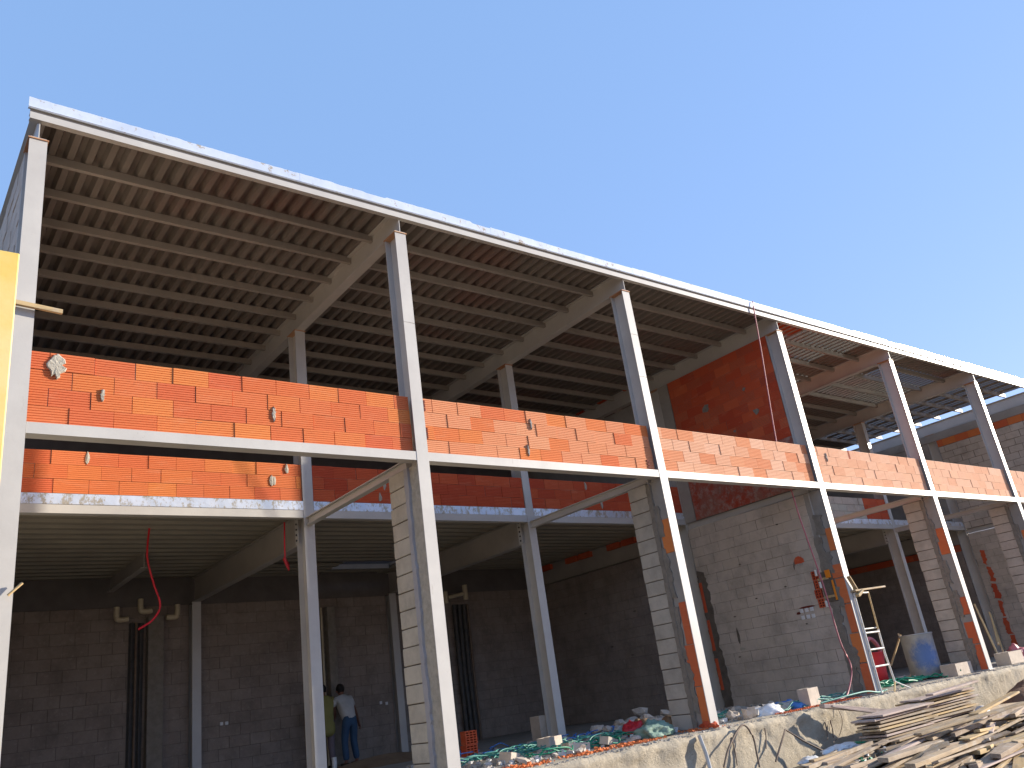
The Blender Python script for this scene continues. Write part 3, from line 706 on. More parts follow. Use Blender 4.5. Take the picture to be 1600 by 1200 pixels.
# --- rear walls
rl = ['dark block rear wall behind the two dangling red cables, at the back of the first bay', 'dark block rear wall behind the two standing people', 'dark block rear wall beside the black drain pipes in the corner']
for i in range(3):
    a = i*L+.09 if i else .08; b_ = (i+1)*L-.09
    rw = wall('rear_wall', rl[i], 0, (a, YB+.16), b_-a, 0, 3.3, .40, .2, .16, ['shaded_block'], joint=.005, seed=110+i, part='block', jog=.003, core='mortar_dark', core_in=.005)
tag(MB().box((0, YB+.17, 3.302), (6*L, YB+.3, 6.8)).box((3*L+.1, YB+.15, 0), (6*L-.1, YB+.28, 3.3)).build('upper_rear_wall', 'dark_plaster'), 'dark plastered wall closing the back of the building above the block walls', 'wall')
# pilasters on the rear wall
for (xa, xb, lab) in ((3.44, 3.72, 'narrow grey concrete pilaster on the rear wall left of the pale inner column'), (7.02, 7.2, 'narrow pale pilaster on the rear wall just behind the standing people')):
    tag(MB().cbox((xa, YB-.02, 0), (xb, YB+.158, 3.1), .008).build('pilaster', 'mortar'), lab, 'pilaster')
tag(MB().cbox((9.35, YB-.0, 0), (9.9, YB+.158, 3.2), .008).build('pilaster', 'mortar'), 'wide grey pilaster on the rear wall left of the black drain pipes', 'pilaster')
# ceiling of the ground floor: ribbed decking running along the front
mz = empty('mezzanine_deck', (0, D, 3.8), 'ribbed metal mezzanine deck seen from below as the dim ceiling of the ground floor', 'floor deck')
def zdeck(x0, x1, y0, y1):
    pr = deck_profile(y0, y1, .315, .05, .12, .10); vs = []; n = len(pr); fs = []
    for x in (x0, x1): vs += [(x, y, 3.806+z) for y, z in pr]
    for k in range(n-1): fs.append((k, k+1, n+k+1, n+k))
    o = MB().add(vs, fs).build('deck_panel', 'floor_deck', mz); s_ = o.modifiers.new('thickness', 'SOLIDIFY'); s_.thickness = .003; s_.offset = 1
    return o
for i in range(6):
    x0, x1 = i*L+.006, (i+1)*L-.006
    if i == 1:
        zdeck(x0, x1, D+.02, 7.3); zdeck(x0, 6.95, 7.3, YB+.169); zdeck(8.35, x1, 7.3, YB+.169); zdeck(6.953, 8.347, 8.0, YB+.169)
        MB().box((6.96, 7.98, 3.80), (8.34, 7.995, 3.9)).build('opening_trim', 'plaster', mz)
    else: zdeck(x0, x1, D+.02, YB+.169)
    pass
MB().box((0.1, D+.15, 3.87), (6.9, YB+.168, 3.93)).box((8.4, D+.15, 3.87), (6*L-.1, YB+.168, 3.93)).box((6.9, D+.15, 3.87), (8.4, 7.3, 3.93)).build('concrete_topping', 'plaster', mz)
# stub beam hanging under the ceiling in the first bay
tag(MB().box((2.75, 6.2, 3.56), (2.76, 8.4, 3.80)).box((2.70, 6.2, 3.55), (2.81, 8.4, 3.562)).build('stub_beam', 'purlin_paint'), 'short dark steel beam under the mezzanine ceiling, left of the longer dangling red cable', 'beam')

# ---------------------------------------------------------------- pipes and cables inside
def pipe(name, pts, r, mat, label, cat='pipe', group=None, n=8, smooth=True, k=6):
    return tag(MB().tube(smooth_path(pts, k) if smooth else pts, r, n).build(name, mat), label, cat, group)
pipe('dangling_cable', [(2.37, 4.5, 3.80), (2.35, 4.5, 3.38), (2.44, 4.5, 3.01), (2.54, 4.5, 2.69), (2.45, 4.5, 2.49), (2.25, 4.5, 2.36)], .015, 'red_cable', 'long curling red cable dangling from the mezzanine ceiling on the left', 'cable')
pipe('dangling_cable', [(4.08, 3.62, 3.70), (4.07, 3.62, 3.35), (4.07, 3.62, 3.17)], .012, 'red_cable', 'short red cable with a knotted tape end, hanging beside the bolted beam end', 'cable')
tag(MB().tube([(4.07, 3.62, 3.2), (4.06, 3.62, 3.14), (4.10, 3.61, 3.05), (4.12, 3.62, 2.97)], [.008, .028, .03, .012], 7).build('cable_knot', 'red_plastic'), 'crumpled red tape knot at the end of the short dangling cable', 'tape')
def elbow(x, z, s, lab):
    return pipe('drain_elbow', [(x, YB-.1, z+.22), (x, YB-.1, z+.08), (x+.02*s, YB-.1, z), (x+.12*s, YB-.1, z-.01), (x+.2*s, YB-.1, z)], .05, 'cream_pvc', lab, 'pipe', 'plastic drain elbows under the ceiling')
elbow(2.86, 3.05, 1, 'curved cream drain elbow under the ceiling, leftmost of the three by the dark chase')
elbow(3.27, 3.18, 1, 'upright cream drain elbow directly above the dark vertical chase')
elbow(3.93, 3.05, -1, 'cream drain elbow beside the pale inner column')
pipe('drain_pipe', [(9.95, YB-.15, 3.28), (9.95, YB-.15, 3.02)], .06, 'cream_pvc', 'short vertical cream drain stub, left end of the H shaped fitting', 'pipe', smooth=False)
pipe('drain_pipe', [(10.52, YB-.15, 3.42), (10.52, YB-.15, 3.08)], .06, 'cream_pvc', 'short vertical cream drain stub, right end of the H shaped fitting', 'pipe', smooth=False)
pipe('drain_pipe', [(10.02, YB-.15, 3.14), (10.45, YB-.15, 3.22)], .045, 'cream_pvc', 'level cream drain pipe joining the two short stubs', 'pipe', smooth=False)
ch = empty('pipe_chase', (3.25, YB+.1, 0), 'dark vertical pipe chase in the rear wall below the cream elbows', 'chase')
MB().box((3.14, YB+.145, 0), (3.4, YB+.159, 3.0)).build('chase_back', 'dark_metal', ch)
for k in range(3): MB().tube(smooth_path([(3.18+.08*k, YB+.11, z+.01*math.sin(z*9+k)) for z in (0, .8, 1.6, 2.4, 3.0)]), .022, 6).build('pipe', 'dark_metal' if k != 1 else 'rebar', ch)
cp = empty('corner_pipes', (10.4, YB, 0), 'bundle of black drain pipes standing in the dark rear corner', 'pipes')
for k, (xx, mat) in enumerate(((10.28, 'dark_metal'), (10.42, 'dark_metal'), (10.55, 'dark_metal'), (10.66, 'rebar'))):
    MB().tube([(xx, YB+.05, 0), (xx-.03*math.sin(k), YB+.05, 1.5), (xx+.02, YB+.05, 3.0)], .055 if k < 3 else .03, 8).build('pipe', mat, cp)
for k in range(2): MB().tube([(6.86+.08*k, YB+.1, 0), (6.86+.08*k, YB+.1, 3.1)], .025, 6).build('pipe', 'cream_pvc' if k else 'dark_metal', tag(empty('wall_pipe', (6.86+.08*k, YB+.1, 0)), ['thin dark riser pipe on the rear wall behind the person in yellow', 'thin cream riser pipe beside the pale rear pilaster'][k], 'pipe'))
for (u, v) in ((346, 1131), (354, 1130), (595, 1098), (604, 1099), (11, 1170)):
    p = at(u, v, 1, YB+.155) if u > 30 else at(u, v, 1, -.01)
    if u > 30: tag(MB().cbox((p.x-.03, p.y-.012, p.z-.03), (p.x+.03, p.y+.004, p.z+.03), .005).build('socket_box', 'white_plastic'), 'small white socket box on the dark rear wall, ' + {346: 'the left one by the inner column', 354: 'the right one by the inner column', 595: 'the left one near the people', 604: 'the right one near the people'}[u], 'socket')

# hose hanging down the front from the roof
pts = [at(1176, 471, 1, -.07), at(1179, 490, 1, -.07), at(1190, 552, 1, .05), at(1201, 620, 1, .15), at(1213, 690, 1, .24), at(1222, 730, 1, .24), at(1237, 768, 1, .24), at(1250, 810, 1, .22), at(1285, 910, 1, .2), at(1312, 1000, 1, .15), at(1330, 1042, 1, .12), at(1326, 1078, 1, .1), (12.0, .06, .04), (11.6, .04, .02)]
pipe('hanging_hose', pts, .0125, 'pink_hose', 'pink hose hanging from the roof edge down past the parapet to the floor', 'hose')
pipe('green_garden_hose', [(11.3, .05, .03), (11.9, -.02, .06), (12.5, -.04, .07), (12.9, -.03, .02), (13.4, .1, .02)], .014, 'teal_hose', 'teal hose lying on the floor edge at the foot of the fourth front column', 'hose')

# ---------------------------------------------------------------- yellow board, batten
yb = empty('yellow_board', (-.8, -2, -.98), 'tall yellow painted board standing at the left edge in front of the building', 'board')
MB().cbox((-1.35, -2.0, -.98), (-.31, -1.955, 4.275), .008).build('panel', 'yellow_paint', yb)
MB().cbox((-1.3, -1.953, -.98), (-1.2, -1.88, 4.1), .006).build('stud', 'fresh_wood', yb); MB().cbox((-.46, -1.953, -.98), (-.38, -1.88, 4.1), .006).build('stud', 'fresh_wood', yb)
tag(MB().add(*(lambda a, b_, w_: ([(a[0], a[1]-w_, a[2]-w_), (a[0], a[1]+w_, a[2]-w_), (a[0], a[1]+w_, a[2]+w_), (a[0], a[1]-w_, a[2]+w_), (b_[0], b_[1]-w_, b_[2]-w_), (b_[0], b_[1]+w_, b_[2]-w_*.8), (b_[0], b_[1]+w_, b_[2]+w_), (b_[0], b_[1]-w_, b_[2]+w_*.9)], [(0, 1, 2, 3), (4, 5, 6, 7), (0, 1, 5, 4), (1, 2, 6, 5), (2, 3, 7, 6), (3, 0, 4, 7)]))((-.35, -.06, 4.87), (.31, -.06, 4.82), .022)).build('wooden_batten', 'fresh_wood'), 'short fresh wooden batten sticking out across the first column beside the yellow board', 'batten')
tag(MB().tube([(.04, -.04, 2.12), (.14, -.05, 2.22)], .012, 5).build('wood_splinter', 'fresh_wood'), 'small pale wood splinter at the lower part of the first column', 'batten')

# ---------------------------------------------------------------- ladder with planks at the fourth column
ld = empty('ladder', (13.1, -.12, 0), 'white metal ladder frame standing behind the fourth front column', 'ladder')
xl, xr, yl = 13.02, 13.46, -.02
def rail(pts, r=.018): return MB().tube(pts, r, 8)
rail([(xl-.02, yl, .0), (xl-.02, yl, 1.66)]).build('rail', 'white_steel', ld); rail([(xr+.06, yl, .13), (xr, yl, .6), (xr, yl, 1.02)]).build('rail', 'white_steel', ld); rail([(xr, yl, 1.02), (xr+.02, yl, 1.68)], .015).build('rail', 'fresh_wood', ld)
for z in (.42, .70, .98, 1.66): rail([(xl, yl-.004, z), (xr, yl-.004, z)], .016).build('rung', 'white_steel', ld)
rail([(xl+.05, yl+.03, 1.05), (xr, yl+.03, 1.05)], .012).build('brace', 'white_steel', ld)
rail([(xr+.06, yl, .13), (xr+.35, yl-.1, -.02)], .014).build('foot_strut', 'white_steel', ld); rail([(xr+.06, yl, .13), (xr-.22, yl-.1, -.02)], .014).build('foot_strut', 'fresh_wood', ld)
def plank(p0, p1, w_, t, mat, label=None, roll=0, name='plank', cat='plank', group=None):
    p0 = Vector(p0); p1 = Vector(p1); d = p1-p0; ln = d.length
    key = ('pl', round(ln, 1), round(w_, 2), round(t, 3), mat)
    if key not in bcache:
        bcache[key] = MB().cbox((-key[1]/2, -key[2]/2, -t/2), (key[1]/2, key[2]/2, t/2), min(.004, t*.2)).mesh(name) if False else MB().cbox((-key[1]/2, -key[2]/2, -t/2), (key[1]/2, key[2]/2, t/2), min(.004, t*.2)).mesh(name)
        bcache[key].materials.append(M[mat])
    o = bpy.data.objects.new(name, bcache[key]); col.objects.link(o)
    q = d.to_track_quat('X', 'Z'); o.rotation_euler = (q @ __import__('mathutils').Quaternion((1, 0, 0), roll)).to_euler(); o.location = (p0+p1)/2
    return tag(o, label, cat, group)
plank((12.95, -.03, 1.70), (14.12, .05, 1.75), .14, .03, 'weathered_wood', 'grey plank laid level on top of the white ladder')
plank((12.92, -.05, 1.95), (13.12, -.05, 1.62), .07, .03, 'fresh_wood', 'short pale wood offcut nailed slanting above the ladder top')
plank((12.98, -.06, 1.60), (13.2, -.06, 1.70), .1, .05, 'fresh_wood', 'pale timber wedge under the plank on the ladder')

# ---------------------------------------------------------------- tank, bucket, blocks, debris on the floor
def lathe(prof, n=32):
    mb = MB(); vs = []; fs = []
    for r, z in prof: vs += [(r*math.cos(2*math.pi*k/n), r*math.sin(2*math.pi*k/n), z) for k in range(n)]
    for j in range(len(prof)-1):
        for k in range(n): fs.append((j*n+k, j*n+(k+1) % n, (j+1)*n+(k+1) % n, (j+1)*n+k))
    return mb.add(vs, fs, True)
tk = empty('metal_tank', (16.35, .85, 0), 'upright round grey metal tank with blue paint stains, standing behind the ladder', 'tank')
o = link('tank_shell', lathe([(.0, .02), (.29, .02), (.30, .04), (.305, .4), (.31, .83), (.32, .85), (.30, .85), (.29, .8), (.29, .06), (0, .05)]).mesh('tank_shell'), M['tank_metal'], tk); o.rotation_euler = (0, 0, R(-55))
o = link('rim', lathe([(.315, .84), (.325, .845), (.325, .865), (.315, .87), (.305, .85)]).mesh('rim'), M['tank_metal'], tk)
rb = empty('red_bucket', (15.0, 1.1, 0), 'red plastic drum half hidden behind the ladder rungs', 'drum')
link('drum_shell', lathe([(.0, .0), (.16, .0), (.17, .3), (.19, .62), (.2, .64), (.17, .64), (.15, .3), (.0, .02)], 20).mesh('drum_shell'), M['red_plastic'], rb)
pipe('coiled_hose', [(14.75, 1.05, .62), (14.78, 1.05, .82), (14.95, 1.05, .90), (15.12, 1.05, .80), (15.22, 1.05, .62), (15.24, 1.05, .5)], .04, 'pink_hose', 'thick pink hose looped over the red drum behind the ladder', 'hose')
def cinder(loc, rz, label, tilt=(0, 0), mat='grey_block', size=(.39, .19, .19)):
    key = ('cb', mat, size)
    if key not in bcache:
        lx, ly, lz = size; mb = MB(); t = .028
        mb.box((-lx/2, -ly/2, 0), (lx/2, -ly/2+t, lz)); mb.box((-lx/2, ly/2-t, 0), (lx/2, ly/2, lz))
        for x in (-lx/2, -t/2, lx/2-t): mb.box((x, -ly/2+t, .001), (x+t, ly/2-t, lz-.001))
        me = mb.mesh('concrete_block'); me.materials.append(M[mat]); bcache[key] = me
    o = bpy.data.objects.new('concrete_block', bcache[key]); col.objects.link(o); o.location = loc; o.rotation_euler = (tilt[0], tilt[1], rz); return tag(o, label, 'block')
cinder((16.5, .3, 0), .08, 'grey hollow concrete block lying on the floor edge right of the metal tank', size=(.8, .3, .22))
cinder((19.0, .32, 0), .05, 'grey concrete block on the floor edge right of the fifth front column', size=(.75, .3, .25))
cinder((11.28, .22, .0), .15, 'square grey block standing on end near the hanging pink hose', (0, 0), size=(.38, .18, .27))
cinder((5.9, 1.1, -.03), .3, 'grey concrete block lying tilted by the red hollow brick near the second front column', (.1, .2), 'grey_block', (.3, .19, .14))
cinder((6.75, .8, -.02), -.2, 'light grey block lying in the middle of the cable litter', (0, .1), 'grey_block', (.32, .19, .12))
cinder((6.9, 1.5, 0), .4, 'grey block lying flat behind the lighter one amid the cable litter', (0, 0))
cinder((7.15, .6, 0), .2, 'small pale block resting at the edge of the litter heap', (.1, .3), 'cream_block', (.22, .14, .1))
cinder((at(846, 1130, 1, 3.7).x, 3.7, 0), .0, 'tall pale grey block standing beside the third middle column', (0, 0), 'grey_block', (.28, .25, .42))
place('hollow_brick', hb33, (6.63, 3.0, .20), (0, 0, -.2), 'red hollow brick standing on end beside the second front column, topmost of two', 'brick')
place('hollow_brick', hb33, (6.62, 3.0, .006), (0, 0, -.15), 'red hollow brick under the topmost one beside the second front column', 'brick')
pipe('white_canister', [(6.12, 6.6, .0), (6.12, 6.6, .22)], .045, 'white_plastic', 'white plastic canister standing on the floor at the feet of the people', 'canister', smooth=False, n=14)
pipe('white_canister', [(7.6, 5.0, .02), (7.6, 5.0, .4)], .07, 'white_plastic', 'slim white canister by the black corner pipes', 'canister', smooth=False, n=14)
# rubble chunks (each a thing) near the grey partition
def rock_me(seed, s):
    bm = bmesh.new(); bmesh.ops.create_icosphere(bm, subdivisions=1, radius=1); rr = random.Random(seed)
    for v in bm.verts: v.co = Vector((v.co.x*s[0], v.co.y*s[1], v.co.z*s[2]))*rr.uniform(.65, 1.2)
    me = bpy.data.meshes.new('rubble_chunk'); bm.to_mesh(me); bm.free(); return me
rub = [rock_me(k, random.choice([(.17, .08, .09), (.12, .1, .07), (.2, .07, .06), (.1, .08, .12)])) for k in range(8)]
for k, me in enumerate(rub): me.materials.append(M[['rubble', 'grey_block', 'rubble', 'grey_block'][k % 4]])
rr = random.Random(12)
for k in range(46):
    t = rr.random(); x = rr.uniform(8.3, 11.0) if k < 34 else rr.uniform(9.6, 11.2); y = rr.uniform(1.2, 3.0) if k < 34 else rr.uniform(.2, .8)
    h = .22*math.exp(-((x-9.7)/1.0)**2)*math.exp(-((y-2.1)/.7)**2)
    place('rubble_chunk', rub[k % 8], (x, y, .05+h*rr.random()*1.3), (rr.uniform(-.5, .5), rr.uniform(-.5, .5), rr.uniform(0, 6)), ['pale', 'grey'][k % 2]+' broken block chunk '+('at the top of' if h > .12 else 'at the edge of')+' the rubble heap '+('left of' if x < 9.4 else 'close to' if x < 10.1 else 'right of')+' the pier foot', 'rubble', 'broken block chunks on the floor')
for k in range(16):
    cx_ = rr.uniform(14.2, 18.5)
    place('rubble_chunk', rub[k % 8], (cx_, rr.uniform(.3, 2.2), .03), (rr.uniform(-.5, .5), rr.uniform(-.5, .5), rr.uniform(0, 6)), ['pale', 'grey'][k % 2]+' broken block chunk on the floor '+('behind the ladder' if cx_ < 15.6 else 'right beside the tank' if cx_ < 16.8 else 'right of the tank'), 'rubble', 'broken block chunks around the tank')
for k in range(60):
    cx_ = rr.uniform(5.2, 12.6); cy_ = rr.uniform(.35, 3.0)
    o = place('rubble_chunk', rub[(k*3) % 8], (cx_, cy_, .03), (rr.uniform(-.4, .4), rr.uniform(-.4, .4), rr.uniform(0, 6)), ['pale', 'grey'][(k*3) % 2]+(' big' if k % 3 == 0 else ' small' if k % 3 == 1 else '')+' block fragment in litter '+('right of the second column' if cx_ < 6.5 else 'left of the green sack' if cx_ < 8 else 'behind the third column' if cx_ < 10 else 'before the grey partition')+(', near the edge' if cy_ < 1 else ', deep inside' if cy_ > 2.2 else ''), 'rubble', 'block fragments strewn over the floor')
    f = {0: 1.0, 1: .5, 2: .7}[k % 3]; o.scale = (f, f, f*rr.uniform(.4, .9))
# sacks
def sack(name, p, s, mat, label, seed, cat='sack'):
    bm = bmesh.new(); bmesh.ops.create_icosphere(bm, subdivisions=4, radius=1)
    for v in bm.verts:
        n = 1+.38*NZ.noise(v.co*1.7+Vector((seed, 0, 0)))+.30*abs(NZ.noise(v.co*3.2+Vector((seed, 3, 0))))+.12*NZ.noise(v.co*8)
        v.co = Vector((v.co.x*s[0]*n, v.co.y*s[1]*n, max(-.25, v.co.z)*s[2]*n))
    me = bpy.data.meshes.new(name); bm.to_mesh(me); bm.free(); me.polygons.foreach_set('use_smooth', [True]*len(me.polygons)); me.materials.append(M[mat])
    o = bpy.data.objects.new(name, me); col.objects.link(o); o.location = p; o.rotation_euler = (0, 0, seed*.3); return tag(o, label, cat)
sack('plastic_sack', (7.9, .45, .05), (.36, .2, .14), 'green_sack', 'crumpled grey green sack slumped at the floor edge between second and third front columns', 1)
sack('soil_sack', (8.75, .9, .05), (.3, .2, .15), 'brown_sack', 'brown lumpy sack right of the green one', 2)
sack('soil_sack', (8.35, 1.1, .05), (.22, .17, .16), 'brown_sack', 'small brown bag behind the green sack', 5)
sack('red_bag', (8.0, .95, .05), (.16, .15, .15), 'red_plastic', 'crumpled red bag leaning on the brown sack', 3, 'bag')
sack('red_bag', (8.65, .15, .03), (.2, .09, .08), 'red_brick', 'flat red crumpled rag at the floor edge', 4, 'rag')
sack('blue_bag', (11.0, .45, .0), (.28, .16, .12), 'blue_bag', 'blue plastic bag on the floor in front of the grey partition', 6, 'bag')
sack('blue_bag', (9.1, 2.3, .0), (.3, .16, .1), 'blue_bag', 'blue plastic sheet in front of the rubble heap', 7, 'bag')
sack('blue_bag', (7.2, 4.2, .0), (.3, .16, .08), 'blue_bag', 'blue plastic sheet left of the third middle column', 8, 'bag')
sack('white_bag', (10.25, .35, .0), (.3, .14, .13), 'white_plastic', 'torn white paper bag right of the third front column', 9, 'bag')
# heaps of green and teal hose
def tangle(name, cx, cy, w_, d_, n, mats, label, seed, r=.009, z=.015):
    rr = random.Random(seed); root = MB()
    for k in range(n):
        x, y = cx+rr.uniform(-w_, w_)*.5, cy+rr.uniform(-d_, d_)*.5; a = rr.uniform(-.5, .5)+(math.pi if rr.random() < .5 else 0); pts = []
        for q in range(7):
            pts.append((x, y, z+rr.uniform(0, .10))); a += rr.uniform(-.7, .7); x += .2*math.cos(a); y += .14*math.sin(a)
            x = max(cx-w_, min(cx+w_, x)); y = max(max(.02, cy-d_), min(cy+d_, y))
        root.tube(smooth_path(pts, 4), r, 5)
    o = root.build(name, mats); return tag(o, label, 'hoses', kind='stuff')
tangle('hose_tangle', 7.0, 1.9, 1.8, 1.4, 34, 'teal_hose', 'tangle of thin teal conduit strewn over the floor between second and third front columns', 1)
tangle('hose_tangle', 6.9, .75, .9, .3, 12, 'green_hose', 'bright green conduit tangle near the floor edge', 2)
tangle('hose_tangle', 9.5, 1.5, 1.2, .7, 20, 'teal_hose', 'teal conduit tangle in front of the rubble heap', 3)
tangle('hose_tangle', 11.2, .4, 1.2, .25, 18, 'teal_hose', 'teal conduit tangle before the grey partition', 4)
tangle('hose_tangle', 15.2, .8, 1.8, .7, 36, 'green_hose', 'green conduit tangle around the foot of the metal tank', 5, .014)
tangle('hose_tangle', 7.5, 2.8, 2.4, 1.2, 12, 'blue_bag', 'blue conduit pieces mixed in the floor litter', 6)
# crushed brick and gravel along the floor edge
def scatter(name, n, fx, mat, label, seed, smin=.008, smax=.03, cat='rubble'):
    rr = random.Random(seed); mb = MB()
    for k in range(n):
        x, y, z = fx(rr); s = smin+(smax-smin)*rr.random()**2.2
        q = Matrix.Translation((x, y, z+s*.3)) @ Matrix.Rotation(rr.uniform(0, 6.3), 4, 'Z') @ Matrix.Rotation(rr.uniform(-.5, .5), 4, 'X')
        p = [Vector((rr.uniform(.5, 1)*s*a, rr.uniform(.5, 1)*s*b_, rr.uniform(.3, .7)*s*c)) for a, b_, c in ((-1, -1, -1), (1, -1, -1), (1, 1, -1), (-1, 1, -1), (-1, -1, 1), (1, -1, 1), (1, 1, 1), (-1, 1, 1))]
        mb.add([q @ v for v in p], [(0, 3, 2, 1), (4, 5, 6, 7), (0, 1, 5, 4), (1, 2, 6, 5), (2, 3, 7, 6), (3, 0, 4, 7)])
    return tag(mb.build(name, mat), label, cat, kind='stuff')
scatter('gravel', 5000, lambda r: (r.uniform(4.2, 24), -.13+.45*r.random()**1.6, -.02), 'rubble', 'loose gravel and cement crumbs along the floor edge', 1, .006, .022)
scatter('crushed_brick', 750, lambda r: (r.choice([r.gauss(6.5, .25), r.gauss(7.3, .2), r.gauss(8.6, .15), r.gauss(5.4, .2)]), .04+abs(r.gauss(.16, .14)), 0), 'orange_brick', 'crushed orange brick bits along the floor edge between second and third front columns', 2, .006, .026)
scatter('crushed_brick', 600, lambda r: (r.uniform(10.2, 12.4), -.02+abs(r.gauss(.05, .06)), 0), 'orange_brick', 'crushed orange brick bits in front of the grey partition', 3, .006, .02)
scatter('litter', 700, lambda r: (r.uniform(5, 12.7), r.uniform(.4, 3.6), .0), 'rubble', 'small cement crumbs over the floor', 4, .02, .06)
scatter('litter', 260, lambda r: (r.uniform(5.5, 12.6), r.uniform(.5, 3.4), .0), 'white_plastic', 'torn white paper scraps over the floor', 5, .02, .06)
scatter('mound_rubble', 3000, lambda r: (lambda x, y: (x, y, pile_h(x, y)+.05))(r.uniform(6, 20), r.uniform(-3.5, -.2)), 'soil', 'stones and clods on the earth bank', 6, .01, .05)
# wooden sticks behind the fifth column
for k, (a, b_, lab) in enumerate(((at(1522, 943, 1, .9), at(1562, 1030, 1, .6), 'long thin batten leaning right of the fifth front column'), (at(1548, 960, 1, 1.0), at(1560, 1008, 1, .7), 'shorter forked stick leaning beside the long batten'), (at(1546, 957, 1, 1.0), at(1568, 1020, 1, .7), 'second forked stick crossing the shorter one'),
        (at(1403, 990, 1, 2.2), at(1425, 1030, 1, 1.9), 'grey stick leaning left of the metal tank'), (at(1407, 992, 1, 2.2), at(1392, 1040, 1, 2.2), 'thin stick propped against the grey one left of the tank'))):
    plank(a, b_, .045, .03, 'fresh_wood' if k != 3 else 'weathered_wood', lab, name='wooden_stick', cat='stick')
sack('red_bag', (19.9, .5, .05), (.25, .2, .28), 'pink_hose', 'dark red bundle at the right edge of the photo on the floor', 11, 'bundle')
sack('yellow_glove', (16.75, 1.2, .0), (.12, .1, .3), 'fresh_wood', 'yellowish cloth bundle right behind the metal tank', 12, 'bundle')

# ---------------------------------------------------------------- things on the foundation face
plank((10.75, -.34, .015), (12.45, -.62, -.30), .10, .06, 'pink_wood', 'long pinkish timber resting from the foundation top down onto the plank stack')
plank((10.80, -.45, .0), (12.35, -.72, -.36), .05, .03, 'pink_wood', 'thinner pinkish batten lying alongside the long timber')
pipe('grey_stake', [(8.02, -.22, -.03), (8.06, -.24, -.25), (8.09, -.27, -.8)], .035, 'white_steel', 'pale stake standing against the foundation below the third front column', 'stake', smooth=False, n=4)
pipe('bent_rebar', [at(1131, 1199, 1, -.3), at(1140, 1165, 1, -.28), at(1160, 1133, 1, -.25), at(1176, 1150, 1, -.28), at(1182, 1175, 1, -.3), at(1187, 1199, 1, -.32)], .014, 'rebar', 'arched bent rebar on the foundation just right of the pale stake', 'rebar')
pipe('bent_rebar', [at(1212, 1190, 1, -.3), at(1227, 1140, 1, -.28), at(1256, 1158, 1, -.34), at(1288, 1174, 1, -.4)], .014, 'rebar', 'rebar bent to a sharp peak on the foundation, left of the leaning shadow', 'rebar', smooth=False)
for k, (u0, v0, u1, v1) in enumerate(((1143, 1152, 1152, 1196), (1195, 1138, 1197, 1170), (1289, 1128, 1293, 1155), (1297, 1125, 1302, 1152))):
    pipe('rebar_stub', [at(u0, v0, 1, -.19), at((u0+u1)/2+1, (v0+v1)/2, 1, -.2), at(u1, v1, 1, -.22)], .009, 'rebar', 'thin rebar stub on the foundation, ' + ['inside the bent arch', 'left of the sharp peak', 'left one under the pinkish timber', 'right one under the pinkish timber'][k], 'rebar')
pipe('wire_loop', [at(1308, 1105, 1, -.22), at(1316, 1125, 1, -.25), at(1312, 1148, 1, -.27), at(1302, 1160, 1, -.3)], .005, 'rebar', 'thin loop of wire hanging down under the pinkish timber', 'wire')

# ---------------------------------------------------------------- timber pile
G = 'old planks heaped in front of the foundation'
def stack(x0, x1, y, z0, n, seed, side, labs):
    rr = random.Random(seed)
    for k in range(n):
        a = x0+rr.uniform(-.06, .12); b_ = x1+rr.uniform(-.14, .12); z = z0+k*.042
        dy = rr.uniform(-.04, .04); tilt = rr.uniform(-.03, .03)
        mat = ['weathered_wood', 'weathered_wood', 'pink_wood', 'weathered_wood', 'fresh_wood'][k % 5] if k < n-1 else 'pink_wood'
        lab = labs[0] if k == n-1 else labs[1] if k == 0 else ['second', 'third', 'fourth', 'fifth', 'sixth', 'seventh', 'eighth', 'ninth', 'tenth'][k-1]+' board from the bottom of the '+labs[3][14:]
        plank((a, y+dy-tilt, z), (b_, y+dy+tilt, z+rr.uniform(-.006, .012)), rr.uniform(.34, .42), .026, mat, lab, name='formwork_board', cat='board', group=labs[3])
        # freshly cut end, paler
stack(10.35, 11.95, -1.2, -.50, 9, 1, 1, ['pinkish top board of the nearer neat formwork stack', 'lowest board of the nearer neat formwork stack', 'weathered formwork board inside the nearer neat stack', 'boards of the nearer neat stack'])
stack(12.25, 14.1, -.85, -.55, 11, 2, 1, ['pinkish top board of the farther neat formwork stack', 'lowest board of the farther neat formwork stack', 'weathered formwork board inside the farther neat stack', 'boards of the farther neat stack'])
def px(p):
    d = Vector(p)-CAM; z = d.dot(FW); return 800+FPX*d.dot(RX)/z, 600-FPX*d.dot(UP)/z
def sky_line(u):
    P = ((900, 1240), (1190, 1206), (1300, 1174), (1365, 1158), (1480, 1142), (1530, 1110), (1600, 1100), (2600, 1010))
    for (a, b_), (c, d) in zip(P, P[1:]):
        if a <= u <= c: return b_+(d-b_)*(u-a)/(c-a)
    return 1230
rr = random.Random(21); made = 0; tries = 0
